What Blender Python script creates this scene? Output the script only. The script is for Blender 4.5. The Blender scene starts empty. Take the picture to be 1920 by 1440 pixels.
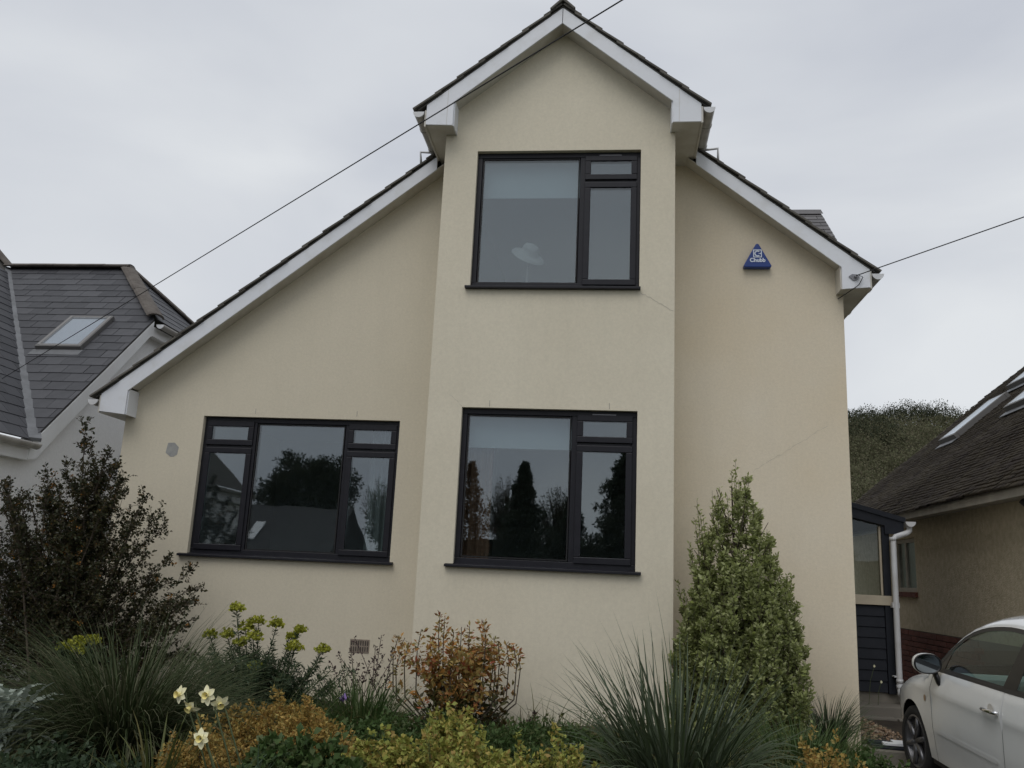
import bpy, bmesh, math, random
import numpy as np
from mathutils import Vector, Matrix
from mathutils.geometry import delaunay_2d_cdt
R = math.radians
random.seed(7)
rng = np.random.default_rng(11)
sc = bpy.context.scene
col = sc.collection

# ------------------------------------------------------------------ camera
cam_d = bpy.data.cameras.new('camera')
cam = bpy.data.objects.new('camera', cam_d)
col.objects.link(cam)
sc.camera = cam
yaw, pitch, roll = 0.11871, 0.21978, 0.04659
fw = Vector((-math.sin(yaw) * math.cos(pitch), math.cos(yaw) * math.cos(pitch), math.sin(pitch)))
rt = Vector((math.cos(yaw), math.sin(yaw), 0))
up = rt.cross(fw)
rt2 = rt * math.cos(roll) + up * math.sin(roll)
up2 = -rt * math.sin(roll) + up * math.cos(roll)
m = Matrix((rt2, up2, -fw)).transposed().to_4x4()
m.translation = (0, 0, 1.6)
cam.matrix_world = m
cam_d.sensor_width = 36
cam_d.lens = 36 * 1610 / 1920
cam_d.clip_start = 0.05
cam_d.clip_end = 2000

# ------------------------------------------------------------------ sky, sun, exposure
SUN_EL, SUN_AZ = R(55), R(200)      # soft light from high behind the photographer
w = bpy.data.worlds.new('World')
sc.world = w
w.use_nodes = True
nt = w.node_tree
nt.nodes.clear()
out = nt.nodes.new('ShaderNodeOutputWorld')
sky = nt.nodes.new('ShaderNodeTexSky')
sky.sky_type = 'NISHITA'
sky.sun_disc = False
sky.sun_elevation = SUN_EL
sky.sun_rotation = SUN_AZ
bg1 = nt.nodes.new('ShaderNodeBackground')
bg1.inputs[1].default_value = 0.08
nt.links.new(sky.outputs[0], bg1.inputs[0])
tc = nt.nodes.new('ShaderNodeTexCoord')
mp = nt.nodes.new('ShaderNodeMapping')
mp.inputs['Scale'].default_value = (1, 1, 2.6)
nt.links.new(tc.outputs['Generated'], mp.inputs[0])
nz = nt.nodes.new('ShaderNodeTexNoise')
nz.inputs['Scale'].default_value = 1.7
nz.inputs['Detail'].default_value = 5
nz.inputs['Roughness'].default_value = 0.45
nz.inputs['Distortion'].default_value = 0.4
nt.links.new(mp.outputs[0], nz.inputs[0])
rp = nt.nodes.new('ShaderNodeValToRGB')
rp.color_ramp.elements[0].position = 0.33
rp.color_ramp.elements[0].color = (0.55, 0.58, 0.645, 1)
rp.color_ramp.elements[1].position = 0.68
rp.color_ramp.elements[1].color = (0.775, 0.80, 0.825, 1)
nt.links.new(nz.outputs[0], rp.inputs[0])
bg2 = nt.nodes.new('ShaderNodeBackground')
nt.links.new(rp.outputs[0], bg2.inputs[0])
bg2.inputs[1].default_value = 1.0
mx = nt.nodes.new('ShaderNodeMixShader')
mx.inputs[0].default_value = 0.95
nt.links.new(bg1.outputs[0], mx.inputs[1])
nt.links.new(bg2.outputs[0], mx.inputs[2])
nt.links.new(mx.outputs[0], out.inputs[0])
sd = bpy.data.lights.new('sun', 'SUN')
sd.energy = 1.05
sd.angle = R(40)
sd.color = (1, 0.97, 0.93)
sun = bpy.data.objects.new('sun', sd)
col.objects.link(sun)
# light travels from azimuth: behind camera (-Y) and slightly left
sv = Vector((-math.sin(R(20)) * math.cos(SUN_EL), -math.cos(R(20)) * math.cos(SUN_EL), math.sin(SUN_EL)))
sun.rotation_euler = sv.to_track_quat('Z', 'Y').to_euler()
sc.view_settings.view_transform = 'Standard'
sc.view_settings.look = 'None'
sc.view_settings.exposure = 0.0
sc.view_settings.gamma = 1
sc.cycles.max_bounces = 8
sc.cycles.transparent_max_bounces = 24

# ------------------------------------------------------------------ materials
MATS = {}
def base_mat(name):
    mt = bpy.data.materials.new(name)
    mt.use_nodes = True
    t = mt.node_tree
    b = t.nodes['Principled BSDF']
    return mt, t, b
def N(t, kind, **kw):
    n = t.nodes.new(kind)
    for k, v in kw.items():
        n.inputs[k].default_value = v
    return n
def mat(name, c, rough=0.6, c2=None, scale=6.0, detail=4, bump=0.0, bscale=None, metal=0.0, spec=0.5, lo=0.35, hi=0.65, stretch=None, coat=0.0):
    """base colour c blended to c2 by noise, fine bump"""
    mt, t, b = base_mat(name)
    b.inputs['Roughness'].default_value = rough
    b.inputs['Metallic'].default_value = metal
    b.inputs['Specular IOR Level'].default_value = spec
    b.inputs['Coat Weight'].default_value = coat
    b.inputs['Base Color'].default_value = (*c, 1)
    co = N(t, 'ShaderNodeTexCoord')
    src = co.outputs['Object']
    if stretch:
        mpn = N(t, 'ShaderNodeMapping')
        mpn.inputs['Scale'].default_value = stretch
        t.links.new(src, mpn.inputs[0]); src = mpn.outputs[0]
    if c2:
        n = N(t, 'ShaderNodeTexNoise', Scale=scale, Detail=detail, Roughness=0.6)
        t.links.new(src, n.inputs[0])
        r = N(t, 'ShaderNodeValToRGB')
        r.color_ramp.elements[0].position = lo; r.color_ramp.elements[0].color = (*c, 1)
        r.color_ramp.elements[1].position = hi; r.color_ramp.elements[1].color = (*c2, 1)
        t.links.new(n.outputs[0], r.inputs[0])
        t.links.new(r.outputs[0], b.inputs['Base Color'])
    if bump:
        n2 = N(t, 'ShaderNodeTexNoise', Scale=bscale or scale * 8, Detail=3)
        t.links.new(src, n2.inputs[0])
        bp = N(t, 'ShaderNodeBump', Strength=bump, Distance=0.01)
        t.links.new(n2.outputs[0], bp.inputs['Height'])
        t.links.new(bp.outputs[0], b.inputs['Normal'])
    MATS[name] = mt
    return mt
def render_mat(name, c, c2, stain):
    """painted sand-cement render: broad tint drift, vertical weather streaks, grain"""
    mt, t, b = base_mat(name)
    b.inputs['Roughness'].default_value = 0.9
    b.inputs['Specular IOR Level'].default_value = 0.2
    co = N(t, 'ShaderNodeTexCoord')
    n = N(t, 'ShaderNodeTexNoise', Scale=0.7, Detail=4, Roughness=0.55)
    t.links.new(co.outputs['Object'], n.inputs[0])
    r = N(t, 'ShaderNodeValToRGB')
    r.color_ramp.elements[0].position = 0.3; r.color_ramp.elements[0].color = (*c, 1)
    r.color_ramp.elements[1].position = 0.7; r.color_ramp.elements[1].color = (*c2, 1)
    t.links.new(n.outputs[0], r.inputs[0])
    mpn = N(t, 'ShaderNodeMapping'); mpn.inputs['Scale'].default_value = (5, 5, 0.5)
    t.links.new(co.outputs['Object'], mpn.inputs[0])
    n2 = N(t, 'ShaderNodeTexNoise', Scale=1.0, Detail=6, Roughness=0.65)
    t.links.new(mpn.outputs[0], n2.inputs[0])
    r2 = N(t, 'ShaderNodeValToRGB')
    r2.color_ramp.elements[0].position = 0.45; r2.color_ramp.elements[0].color = (0, 0, 0, 1)
    r2.color_ramp.elements[1].position = 0.8; r2.color_ramp.elements[1].color = (1, 1, 1, 1)
    t.links.new(n2.outputs[0], r2.inputs[0])
    mm = N(t, 'ShaderNodeMath'); mm.operation = 'MULTIPLY'; mm.inputs[1].default_value = 0.24
    t.links.new(r2.outputs[0], mm.inputs[0])
    mxn = N(t, 'ShaderNodeMix'); mxn.data_type = 'RGBA'
    t.links.new(mm.outputs[0], mxn.inputs['Factor'])
    t.links.new(r.outputs[0], mxn.inputs['A']); mxn.inputs['B'].default_value = (*stain, 1)
    n4 = N(t, 'ShaderNodeTexNoise', Scale=38.0, Detail=3, Roughness=0.7)
    t.links.new(co.outputs['Object'], n4.inputs[0])
    hs = N(t, 'ShaderNodeMapRange'); hs.inputs['To Min'].default_value = 0.88; hs.inputs['To Max'].default_value = 1.12
    t.links.new(n4.outputs[0], hs.inputs[0])
    mul = N(t, 'ShaderNodeMix'); mul.data_type = 'RGBA'; mul.blend_type = 'MULTIPLY'; mul.inputs['Factor'].default_value = 1
    t.links.new(mxn.outputs['Result'], mul.inputs['A']); t.links.new(hs.outputs[0], mul.inputs['B'])
    t.links.new(mul.outputs['Result'], b.inputs['Base Color'])
    n3 = N(t, 'ShaderNodeTexNoise', Scale=150.0, Detail=3)
    t.links.new(co.outputs['Object'], n3.inputs[0])
    n5 = N(t, 'ShaderNodeTexNoise', Scale=6.0, Detail=3)
    t.links.new(co.outputs['Object'], n5.inputs[0])
    ad = N(t, 'ShaderNodeMath'); ad.operation = 'ADD'
    t.links.new(n3.outputs[0], ad.inputs[0]); t.links.new(n5.outputs[0], ad.inputs[1])
    bp = N(t, 'ShaderNodeBump', Strength=0.35, Distance=0.004)
    t.links.new(ad.outputs[0], bp.inputs['Height'])
    t.links.new(bp.outputs[0], b.inputs['Normal'])
    MATS[name] = mt
def leaf_mat(name, cols, rough=0.55, trans=0.25, spec=0.3):
    """one of several leaf colours for each leaf (mesh island), a little light through it"""
    mt, t, b = base_mat(name)
    b.inputs['Roughness'].default_value = rough
    b.inputs['Specular IOR Level'].default_value = spec
    g = N(t, 'ShaderNodeNewGeometry')
    r = N(t, 'ShaderNodeValToRGB')
    el = r.color_ramp.elements
    while len(el) < len(cols):
        el.new(0.5)
    for i, c in enumerate(cols):
        el[i].position = i / (len(cols) - 1); el[i].color = (*c, 1)
    t.links.new(g.outputs['Random Per Island'], r.inputs[0])
    t.links.new(r.outputs[0], b.inputs['Base Color'])
    tr = N(t, 'ShaderNodeBsdfTranslucent')
    t.links.new(r.outputs[0], tr.inputs[0])
    ms = N(t, 'ShaderNodeMixShader'); ms.inputs[0].default_value = trans
    t.links.new(b.outputs[0], ms.inputs[1]); t.links.new(tr.outputs[0], ms.inputs[2])
    t.links.new(ms.outputs[0], t.nodes['Material Output'].inputs[0])
    MATS[name] = mt
def obj_var_mat(name, c, c2, rough=0.7, bump=0.2, bscale=40, nscale=8, spec=0.4):
    """colour drifts from piece to piece (object random) and inside a piece (noise)"""
    mt, t, b = base_mat(name)
    b.inputs['Roughness'].default_value = rough
    b.inputs['Specular IOR Level'].default_value = spec
    oi = N(t, 'ShaderNodeObjectInfo')
    co = N(t, 'ShaderNodeTexCoord')
    n = N(t, 'ShaderNodeTexNoise', Scale=nscale, Detail=4)
    t.links.new(co.outputs['Object'], n.inputs[0])
    a = N(t, 'ShaderNodeMath'); a.operation = 'MULTIPLY_ADD'; a.inputs[1].default_value = 0.6; 
    t.links.new(n.outputs[0], a.inputs[0])
    k = N(t, 'ShaderNodeMath'); k.operation = 'MULTIPLY_ADD'; k.inputs[1].default_value = 0.7; k.inputs[2].default_value = -0.15
    t.links.new(oi.outputs['Random'], k.inputs[0]); t.links.new(k.outputs[0], a.inputs[2])
    r = N(t, 'ShaderNodeValToRGB')
    r.color_ramp.elements[0].color = (*c, 1); r.color_ramp.elements[1].color = (*c2, 1)
    t.links.new(a.outputs[0], r.inputs[0]); t.links.new(r.outputs[0], b.inputs['Base Color'])
    n2 = N(t, 'ShaderNodeTexNoise', Scale=bscale, Detail=3)
    t.links.new(co.outputs['Object'], n2.inputs[0])
    bp = N(t, 'ShaderNodeBump', Strength=bump, Distance=0.01)
    t.links.new(n2.outputs[0], bp.inputs['Height']); t.links.new(bp.outputs[0], b.inputs['Normal'])
    MATS[name] = mt
def glass_mat(name, f0=0.08, tint=(0.86, 0.9, 0.9)):
    """clear sheet: Schlick reflection over straight transmission"""
    mt = bpy.data.materials.new(name); mt.use_nodes = True
    t = mt.node_tree; t.nodes.clear()
    o = N(t, 'ShaderNodeOutputMaterial')
    g = N(t, 'ShaderNodeNewGeometry')
    d = N(t, 'ShaderNodeVectorMath'); d.operation = 'DOT_PRODUCT'
    t.links.new(g.outputs['Normal'], d.inputs[0]); t.links.new(g.outputs['Incoming'], d.inputs[1])
    ab = N(t, 'ShaderNodeMath'); ab.operation = 'ABSOLUTE'; t.links.new(d.outputs['Value'], ab.inputs[0])
    om = N(t, 'ShaderNodeMath'); om.operation = 'SUBTRACT'; om.inputs[0].default_value = 1; t.links.new(ab.outputs[0], om.inputs[1])
    pw = N(t, 'ShaderNodeMath'); pw.operation = 'POWER'; pw.inputs[1].default_value = 5; t.links.new(om.outputs[0], pw.inputs[0])
    ma = N(t, 'ShaderNodeMath'); ma.operation = 'MULTIPLY_ADD'; ma.inputs[1].default_value = 1 - f0; ma.inputs[2].default_value = f0
    t.links.new(pw.outputs[0], ma.inputs[0])
    tr = N(t, 'ShaderNodeBsdfTransparent'); tr.inputs[0].default_value = (*tint, 1)
    gl = N(t, 'ShaderNodeBsdfGlossy'); gl.inputs['Color'].default_value = (0.92, 0.97, 1.0, 1); gl.inputs['Roughness'].default_value = 0.012
    co = N(t, 'ShaderNodeTexCoord'); nw = N(t, 'ShaderNodeTexNoise', Scale=2.6, Detail=1)
    t.links.new(co.outputs['Object'], nw.inputs[0])
    bp = N(t, 'ShaderNodeBump', Strength=0.03, Distance=0.02)
    t.links.new(nw.outputs[0], bp.inputs['Height']); t.links.new(bp.outputs[0], gl.inputs['Normal'])
    ms = N(t, 'ShaderNodeMixShader')
    t.links.new(ma.outputs[0], ms.inputs[0]); t.links.new(tr.outputs[0], ms.inputs[1]); t.links.new(gl.outputs[0], ms.inputs[2])
    t.links.new(ms.outputs[0], o.inputs[0])
    MATS[name] = mt

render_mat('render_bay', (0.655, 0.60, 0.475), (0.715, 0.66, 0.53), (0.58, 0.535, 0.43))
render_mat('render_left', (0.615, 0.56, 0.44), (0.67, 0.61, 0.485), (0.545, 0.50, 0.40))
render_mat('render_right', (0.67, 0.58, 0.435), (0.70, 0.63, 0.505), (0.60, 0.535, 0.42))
mat('crack', (0.36, 0.34, 0.30), 0.9)
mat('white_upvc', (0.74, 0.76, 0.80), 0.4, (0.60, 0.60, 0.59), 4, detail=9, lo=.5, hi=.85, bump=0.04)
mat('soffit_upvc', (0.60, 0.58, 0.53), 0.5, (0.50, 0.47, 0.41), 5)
mat('gutter_grey', (0.50, 0.48, 0.45), 0.45, (0.36, 0.34, 0.31), 9)
mat('anthracite', (0.0105, 0.0105, 0.015), 0.45, (0.014, 0.014, 0.019), 14, spec=0.3)
mat('gasket', (0.006, 0.006, 0.007), 0.7)
mat('vent_metal', (0.22, 0.22, 0.24), 0.4)
obj_var_mat('house_tile', (0.075, 0.070, 0.062), (0.15, 0.14, 0.12), 0.9, 0.6, 30, 14)
mat('roof_felt', (0.05, 0.047, 0.042), 0.9, (0.08, 0.075, 0.065), 6, bump=0.3)
glass_mat('window_glass', 0.115, (0.86, 0.91, 0.92))
glass_mat('car_glass', 0.05, (0.62, 0.72, 0.68))
glass_mat('rooflight_glass', 0.07, (0.90, 0.92, 0.94))
glass_mat('porch_glass', 0.03, (0.8, 0.85, 0.85))
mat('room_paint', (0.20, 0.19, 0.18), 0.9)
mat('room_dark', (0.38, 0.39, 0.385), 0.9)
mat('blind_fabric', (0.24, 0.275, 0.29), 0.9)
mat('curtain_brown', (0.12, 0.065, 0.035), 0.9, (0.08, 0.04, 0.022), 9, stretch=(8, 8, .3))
mat('reflection_pale', (0.14, 0.155, 0.15), 0.9)
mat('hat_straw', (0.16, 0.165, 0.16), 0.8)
mat('alarm_blue', (0.006, 0.035, 0.20), 0.35)
mat('alarm_white', (0.65, 0.70, 0.78), 0.5)
mat('terracotta_grey', (0.30, 0.25, 0.20), 0.9, (0.20, 0.165, 0.13), 20)
mat('patch_grey', (0.29, 0.29, 0.285), 0.9, (0.35, 0.35, 0.33), 15, bump=0.3)
mat('dark_hole', (0.06, 0.05, 0.042), 0.9)
render_mat('render_white', (0.87, 0.87, 0.86), (0.90, 0.90, 0.90), (0.84, 0.84, 0.82))
mat('white_paint', (0.86, 0.87, 0.87), 0.5, (0.80, 0.80, 0.79), 3)
obj_var_mat('slate', (0.034, 0.035, 0.041), (0.074, 0.075, 0.083), 0.6, 0.25, 25, 7, 0.4)
obj_var_mat('slate_brown', (0.085, 0.083, 0.086), (0.15, 0.143, 0.143), 0.7, 0.3, 25, 7)
mat('ridge_clay', (0.085, 0.072, 0.062), 0.9, (0.13, 0.115, 0.10), 8, bump=0.5)
mat('lead', (0.17, 0.175, 0.185), 0.6, (0.11, 0.115, 0.12), 5, bump=0.2)
mat('rooflight_frame', (0.13, 0.125, 0.12), 0.5)
mat('rooflight_alu', (0.20, 0.195, 0.19), 0.45)
mat('rooflight_backing', (0.34, 0.35, 0.37), 0.9)
mat('moss_tile', (0.026, 0.017, 0.012), 0.95, (0.055, 0.043, 0.024), 3.0, detail=10, bump=1.0, bscale=45)
mat('pebbledash', (0.40, 0.345, 0.24), 0.95, (0.52, 0.455, 0.335), 14, detail=6, bump=1.0, bscale=70)
obj_var_mat('brick', (0.075, 0.022, 0.016), (0.15, 0.05, 0.034), 0.9, 0.5, 40, 12)
mat('mortar', (0.12, 0.10, 0.085), 0.95)
mat('eave_stone', (0.38, 0.35, 0.30), 0.8, (0.28, 0.26, 0.22), 5)
mat('navy', (0.013, 0.0155, 0.022), 0.6, (0.017, 0.0195, 0.027), 9, spec=.3)
mat('cream_wood', (0.55, 0.48, 0.36), 0.6, (0.47, 0.41, 0.31), 6)
mat('pipe_white', (0.68, 0.69, 0.71), 0.35, (0.60, 0.60, 0.60), 4)
mat('soil', (0.022, 0.016, 0.011), 0.95, (0.045, 0.033, 0.022), 5, detail=8, bump=1.0, bscale=25)
mat('asphalt', (0.045, 0.045, 0.047), 0.9, (0.07, 0.069, 0.066), 3, detail=8, bump=0.5, bscale=120)
mat('concrete', (0.16, 0.145, 0.12), 0.9, (0.24, 0.22, 0.185), 3.5, detail=8, bump=0.4, bscale=60)
mat('verge_ground', (0.035, 0.045, 0.018), 0.95, (0.06, 0.065, 0.03), 0.6, detail=8)
obj_var_mat('paving', (0.14, 0.13, 0.11), (0.23, 0.21, 0.18), 0.9, 0.4, 50, 6)
leaf_mat('chips', [(0.20, 0.12, 0.07), (0.33, 0.24, 0.16), (0.10, 0.06, 0.04), (0.42, 0.33, 0.25), (0.25, 0.17, 0.11)], 0.9, 0.0)
mat('far_roof', (0.05, 0.05, 0.052), 0.9, (0.09, 0.088, 0.088), 3, detail=6, bump=.6)
mat('bark', (0.055, 0.042, 0.03), 0.95, (0.09, 0.07, 0.05), 12, bump=0.6, stretch=(4, 4, .6))
mat('stem_green', (0.07, 0.09, 0.035), 0.7)
mat('stem_purple', (0.055, 0.03, 0.03), 0.8)
mat('cable_black', (0.02, 0.02, 0.022), 0.6)
mat('pole_wood', (0.10, 0.075, 0.05), 0.9)
mat('case_blue', (0.012, 0.015, 0.025), 0.5)
mat('paper', (0.80, 0.82, 0.85), 0.8)
# car
mat('car_white', (0.70, 0.71, 0.70), 0.22, (0.62, 0.62, 0.60), 3, detail=8, lo=.5, hi=.9, coat=0.8)
mat('car_black', (0.012, 0.012, 0.013), 0.35)
mat('car_trim', (0.028, 0.026, 0.025), 0.5)
mat('tyre', (0.015, 0.015, 0.015), 0.85)
mat('alloy', (0.16, 0.16, 0.17), 0.35, metal=0.7)
mat('chrome', (0.75, 0.75, 0.76), 0.12, metal=1.0)
mat('mirror_glass', (0.34, 0.37, 0.39), 0.03, metal=1.0)
mat('lamp_clear', (0.5, 0.52, 0.54), 0.1)
mat('lamp_amber', (0.35, 0.22, 0.12), 0.3)
mat('car_seat', (0.10, 0.14, 0.145), 0.8)
mat('car_dash', (0.30, 0.36, 0.35), 0.5)
# leaves
leaf_mat('leaf_pitto', [(0.20, 0.235, 0.07), (0.32, 0.355, 0.14), (0.25, 0.29, 0.095), (0.45, 0.47, 0.25), (0.28, 0.33, 0.09)], 0.5, 0.3)
leaf_mat('leaf_berberis', [(0.019, 0.025, 0.011), (0.037, 0.044, 0.016), (0.063, 0.044, 0.019), (0.027, 0.036, 0.014), (0.068, 0.058, 0.019)], 0.5, 0.15)
leaf_mat('flower_orange', [(0.34, 0.13, 0.018), (0.38, 0.19, 0.03), (0.24, 0.09, 0.015)], 0.6)
leaf_mat('leaf_grass_dark', [(0.034, 0.050, 0.020), (0.060, 0.080, 0.032), (0.045, 0.064, 0.025), (0.13, 0.13, 0.075), (0.040, 0.058, 0.022)], 0.6, 0.25, 0.2)
leaf_mat('leaf_strap', [(0.039, 0.060, 0.023), (0.065, 0.091, 0.043), (0.091, 0.117, 0.073), (0.047, 0.070, 0.026), (0.143, 0.163, 0.124)], 0.45, 0.2, 0.25)
leaf_mat('leaf_iris', [(0.084, 0.105, 0.031), (0.140, 0.154, 0.049), (0.070, 0.091, 0.028), (0.224, 0.182, 0.070)], 0.5)
leaf_mat('leaf_weeds', [(0.05, 0.075, 0.022), (0.09, 0.12, 0.04), (0.16, 0.14, 0.05), (0.06, 0.085, 0.03), (0.12, 0.08, 0.045), (0.07, 0.10, 0.03)], 0.6)
leaf_mat('leaf_silver', [(0.20, 0.235, 0.19), (0.33, 0.375, 0.32), (0.25, 0.29, 0.24)], 0.7, 0.2)
leaf_mat('leaf_euphorbia', [(0.030, 0.053, 0.025), (0.053, 0.080, 0.040), (0.041, 0.068, 0.033)], 0.55)
leaf_mat('euphorbia_head', [(0.299, 0.310, 0.034), (0.414, 0.414, 0.057), (0.230, 0.265, 0.034)], 0.6)
leaf_mat('leaf_gold', [(0.36, 0.23, 0.06), (0.46, 0.32, 0.09), (0.29, 0.16, 0.045), (0.44, 0.35, 0.11), (0.20, 0.16, 0.045)], 0.6)
leaf_mat('leaf_lime', [(0.257, 0.284, 0.061), (0.392, 0.405, 0.095), (0.203, 0.230, 0.054), (0.432, 0.365, 0.095), (0.311, 0.203, 0.068)], 0.6)
leaf_mat('leaf_green', [(0.046, 0.085, 0.023), (0.078, 0.130, 0.039), (0.058, 0.104, 0.029), (0.104, 0.124, 0.046)], 0.55)
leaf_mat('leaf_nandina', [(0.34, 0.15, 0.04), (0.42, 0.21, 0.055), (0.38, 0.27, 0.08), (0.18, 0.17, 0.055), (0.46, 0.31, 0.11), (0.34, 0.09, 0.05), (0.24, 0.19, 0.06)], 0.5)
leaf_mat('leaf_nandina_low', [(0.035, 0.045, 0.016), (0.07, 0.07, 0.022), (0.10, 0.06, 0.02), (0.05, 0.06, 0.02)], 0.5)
leaf_mat('leaf_seed', [(0.045, 0.025, 0.025), (0.075, 0.045, 0.045), (0.03, 0.02, 0.018)], 0.8, 0.1)
leaf_mat('leaf_daff', [(0.065, 0.111, 0.065), (0.104, 0.156, 0.098), (0.078, 0.130, 0.072)], 0.45)
mat('petal_cream', (0.80, 0.76, 0.46), 0.7, (0.82, 0.80, 0.58), 60)
mat('petal_yellow', (0.80, 0.70, 0.28), 0.7)
mat('petal_purple', (0.22, 0.14, 0.35), 0.7)
leaf_mat('leaf_conifer', [(0.04, 0.055, 0.035), (0.09, 0.11, 0.07), (0.06, 0.075, 0.048), (0.11, 0.105, 0.08)], 0.7, 0.3)
leaf_mat('leaf_tree', [(0.08, 0.09, 0.05), (0.12, 0.12, 0.07), (0.10, 0.08, 0.055)], 0.7, 0.4)
leaf_mat('leaf_rust', [(0.14, 0.08, 0.05), (0.09, 0.065, 0.04), (0.17, 0.10, 0.06)], 0.7, 0.4)
leaf_mat('hill_pine', [(0.036, 0.043, 0.024), (0.056, 0.062, 0.034), (0.045, 0.052, 0.029)], 0.9, 0.15)
leaf_mat('hill_scrub', [(0.11, 0.115, 0.06), (0.145, 0.145, 0.08), (0.14, 0.122, 0.08), (0.10, 0.115, 0.055), (0.165, 0.15, 0.095)], 0.8, 0.2)
mat('hill_ground', (0.03, 0.032, 0.015), 0.95, (0.05, 0.045, 0.022), 0.15, detail=8)
mat('hedge_core', (0.012, 0.018, 0.008), 0.9)

# ------------------------------------------------------------------ helpers
def thing(name, label, cat, loc=(0, 0, 0), group=None):
    o = bpy.data.objects.new(name, None)
    o.empty_display_size = 0.1
    o.location = loc
    col.objects.link(o)
    o['label'] = label; o['category'] = cat
    if group: o['group'] = group
    return o
def tag(o, label=None, cat=None, group=None, kind=None):
    if label: o['label'] = label
    if cat: o['category'] = cat
    if group: o['group'] = group
    if kind: o['kind'] = kind
    return o
def link(name, me, mt, parent=None, smooth=False):
    o = bpy.data.objects.new(name, me)
    col.objects.link(o)
    if mt and not me.materials: me.materials.append(MATS[mt])
    if parent:
        o.parent = parent
        # geometry is written in world coordinates: undo the parents' offset
        off = Vector((0, 0, 0)); p = parent
        while p:
            off += p.location; p = p.parent
        if not o.get('_local'): o.location = -off
    if smooth:
        for p in me.polygons: p.use_smooth = True
    return o
def raw(name, verts, faces, mt, parent=None, smooth=False, kind=None):
    me = bpy.data.meshes.new(name)
    me.from_pydata([tuple(v) for v in verts], [], [tuple(f) for f in faces])
    me.update()
    o = link(name, me, mt, parent, smooth)
    if kind: o['kind'] = kind
    return o
def npmesh(name, V, F, mt, parent=None, kind=None, smooth=False):
    """V (n,3) array, F (m,k) array with the same k for every face"""
    me = bpy.data.meshes.new(name)
    V = np.asarray(V, dtype=np.float32); F = np.asarray(F, dtype=np.int32)
    k = F.shape[1]
    me.vertices.add(len(V)); me.vertices.foreach_set('co', V.ravel())
    me.loops.add(F.size); me.loops.foreach_set('vertex_index', F.ravel())
    me.polygons.add(len(F))
    me.polygons.foreach_set('loop_start', np.arange(0, F.size, k, dtype=np.int32))
    if smooth: me.polygons.foreach_set('use_smooth', np.ones(len(F), dtype=bool))
    me.update(calc_edges=True)
    o = link(name, me, mt, parent)
    if kind: o['kind'] = kind
    return o
class MB:
    def __init__(s): s.v = []; s.f = []
    def add(s, v, f):
        n = len(s.v); s.v += [tuple(p) for p in v]; s.f += [tuple(i + n for i in q) for q in f]; return s
    def box(s, x0, x1, y0, y1, z0, z1):
        v = [(x0, y0, z0), (x1, y0, z0), (x1, y1, z0), (x0, y1, z0), (x0, y0, z1), (x1, y0, z1), (x1, y1, z1), (x0, y1, z1)]
        return s.add(v, [(0, 3, 2, 1), (4, 5, 6, 7), (0, 1, 5, 4), (1, 2, 6, 5), (2, 3, 7, 6), (3, 0, 4, 7)])
    def prism(s, poly, axis, a, b):
        """polygon in the plane across `axis`, pulled from a to b"""
        n = len(poly)
        def P(p, t):
            if axis == 'y': return (p[0], t, p[1])
            if axis == 'x': return (t, p[0], p[1])
            return (p[0], p[1], t)
        v = [P(p, a) for p in poly] + [P(p, b) for p in poly]
        f = [tuple(range(n)), tuple(range(2 * n - 1, n - 1, -1))]
        f += [(i, i + n, (i + 1) % n + n, (i + 1) % n) for i in range(n)]
        return s.add(v, f)
    def tube(s, pts, r, n=8, r2=None, cap=True):
        pts = [Vector(p) for p in pts]
        m_ = len(pts); base = len(s.v); v = []
        for i, p in enumerate(pts):
            d = (pts[min(i + 1, m_ - 1)] - pts[max(i - 1, 0)]).normalized()
            a = d.orthogonal().normalized() if i == 0 else (pa - d * pa.dot(d)).normalized()
            pa = a; b = d.cross(a)
            rr = r if r2 is None else r + (r2 - r) * i / (m_ - 1)
            v += [p + (a * math.cos(2 * math.pi * k / n) + b * math.sin(2 * math.pi * k / n)) * rr for k in range(n)]
        f = []
        for i in range(m_ - 1):
            for k in range(n):
                f.append((i * n + k, i * n + (k + 1) % n, (i + 1) * n + (k + 1) % n, (i + 1) * n + k))
        if cap:
            f += [tuple(range(n - 1, -1, -1)), tuple(range((m_ - 1) * n, m_ * n))]
        return s.add(v, f)
    def build(s, name, mt, parent=None, smooth=False, bevel=0):
        o = raw(name, s.v, s.f, mt, parent, smooth)
        bm = bmesh.new(); bm.from_mesh(o.data)
        bmesh.ops.recalc_face_normals(bm, faces=bm.faces); bm.to_mesh(o.data); bm.free()
        if bevel:
            md = o.modifiers.new('bevel', 'BEVEL'); md.width = bevel; md.segments = 2; md.limit_method = 'ANGLE'
        return o
def inside(p, poly):
    x, y = p; c = False; n = len(poly); j = n - 1
    for i in range(n):
        xi, yi = poly[i]; xj, yj = poly[j]
        if (yi > y) != (yj > y) and x < (xj - xi) * (y - yi) / (yj - yi) + xi: c = not c
        j = i
    return c
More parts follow.
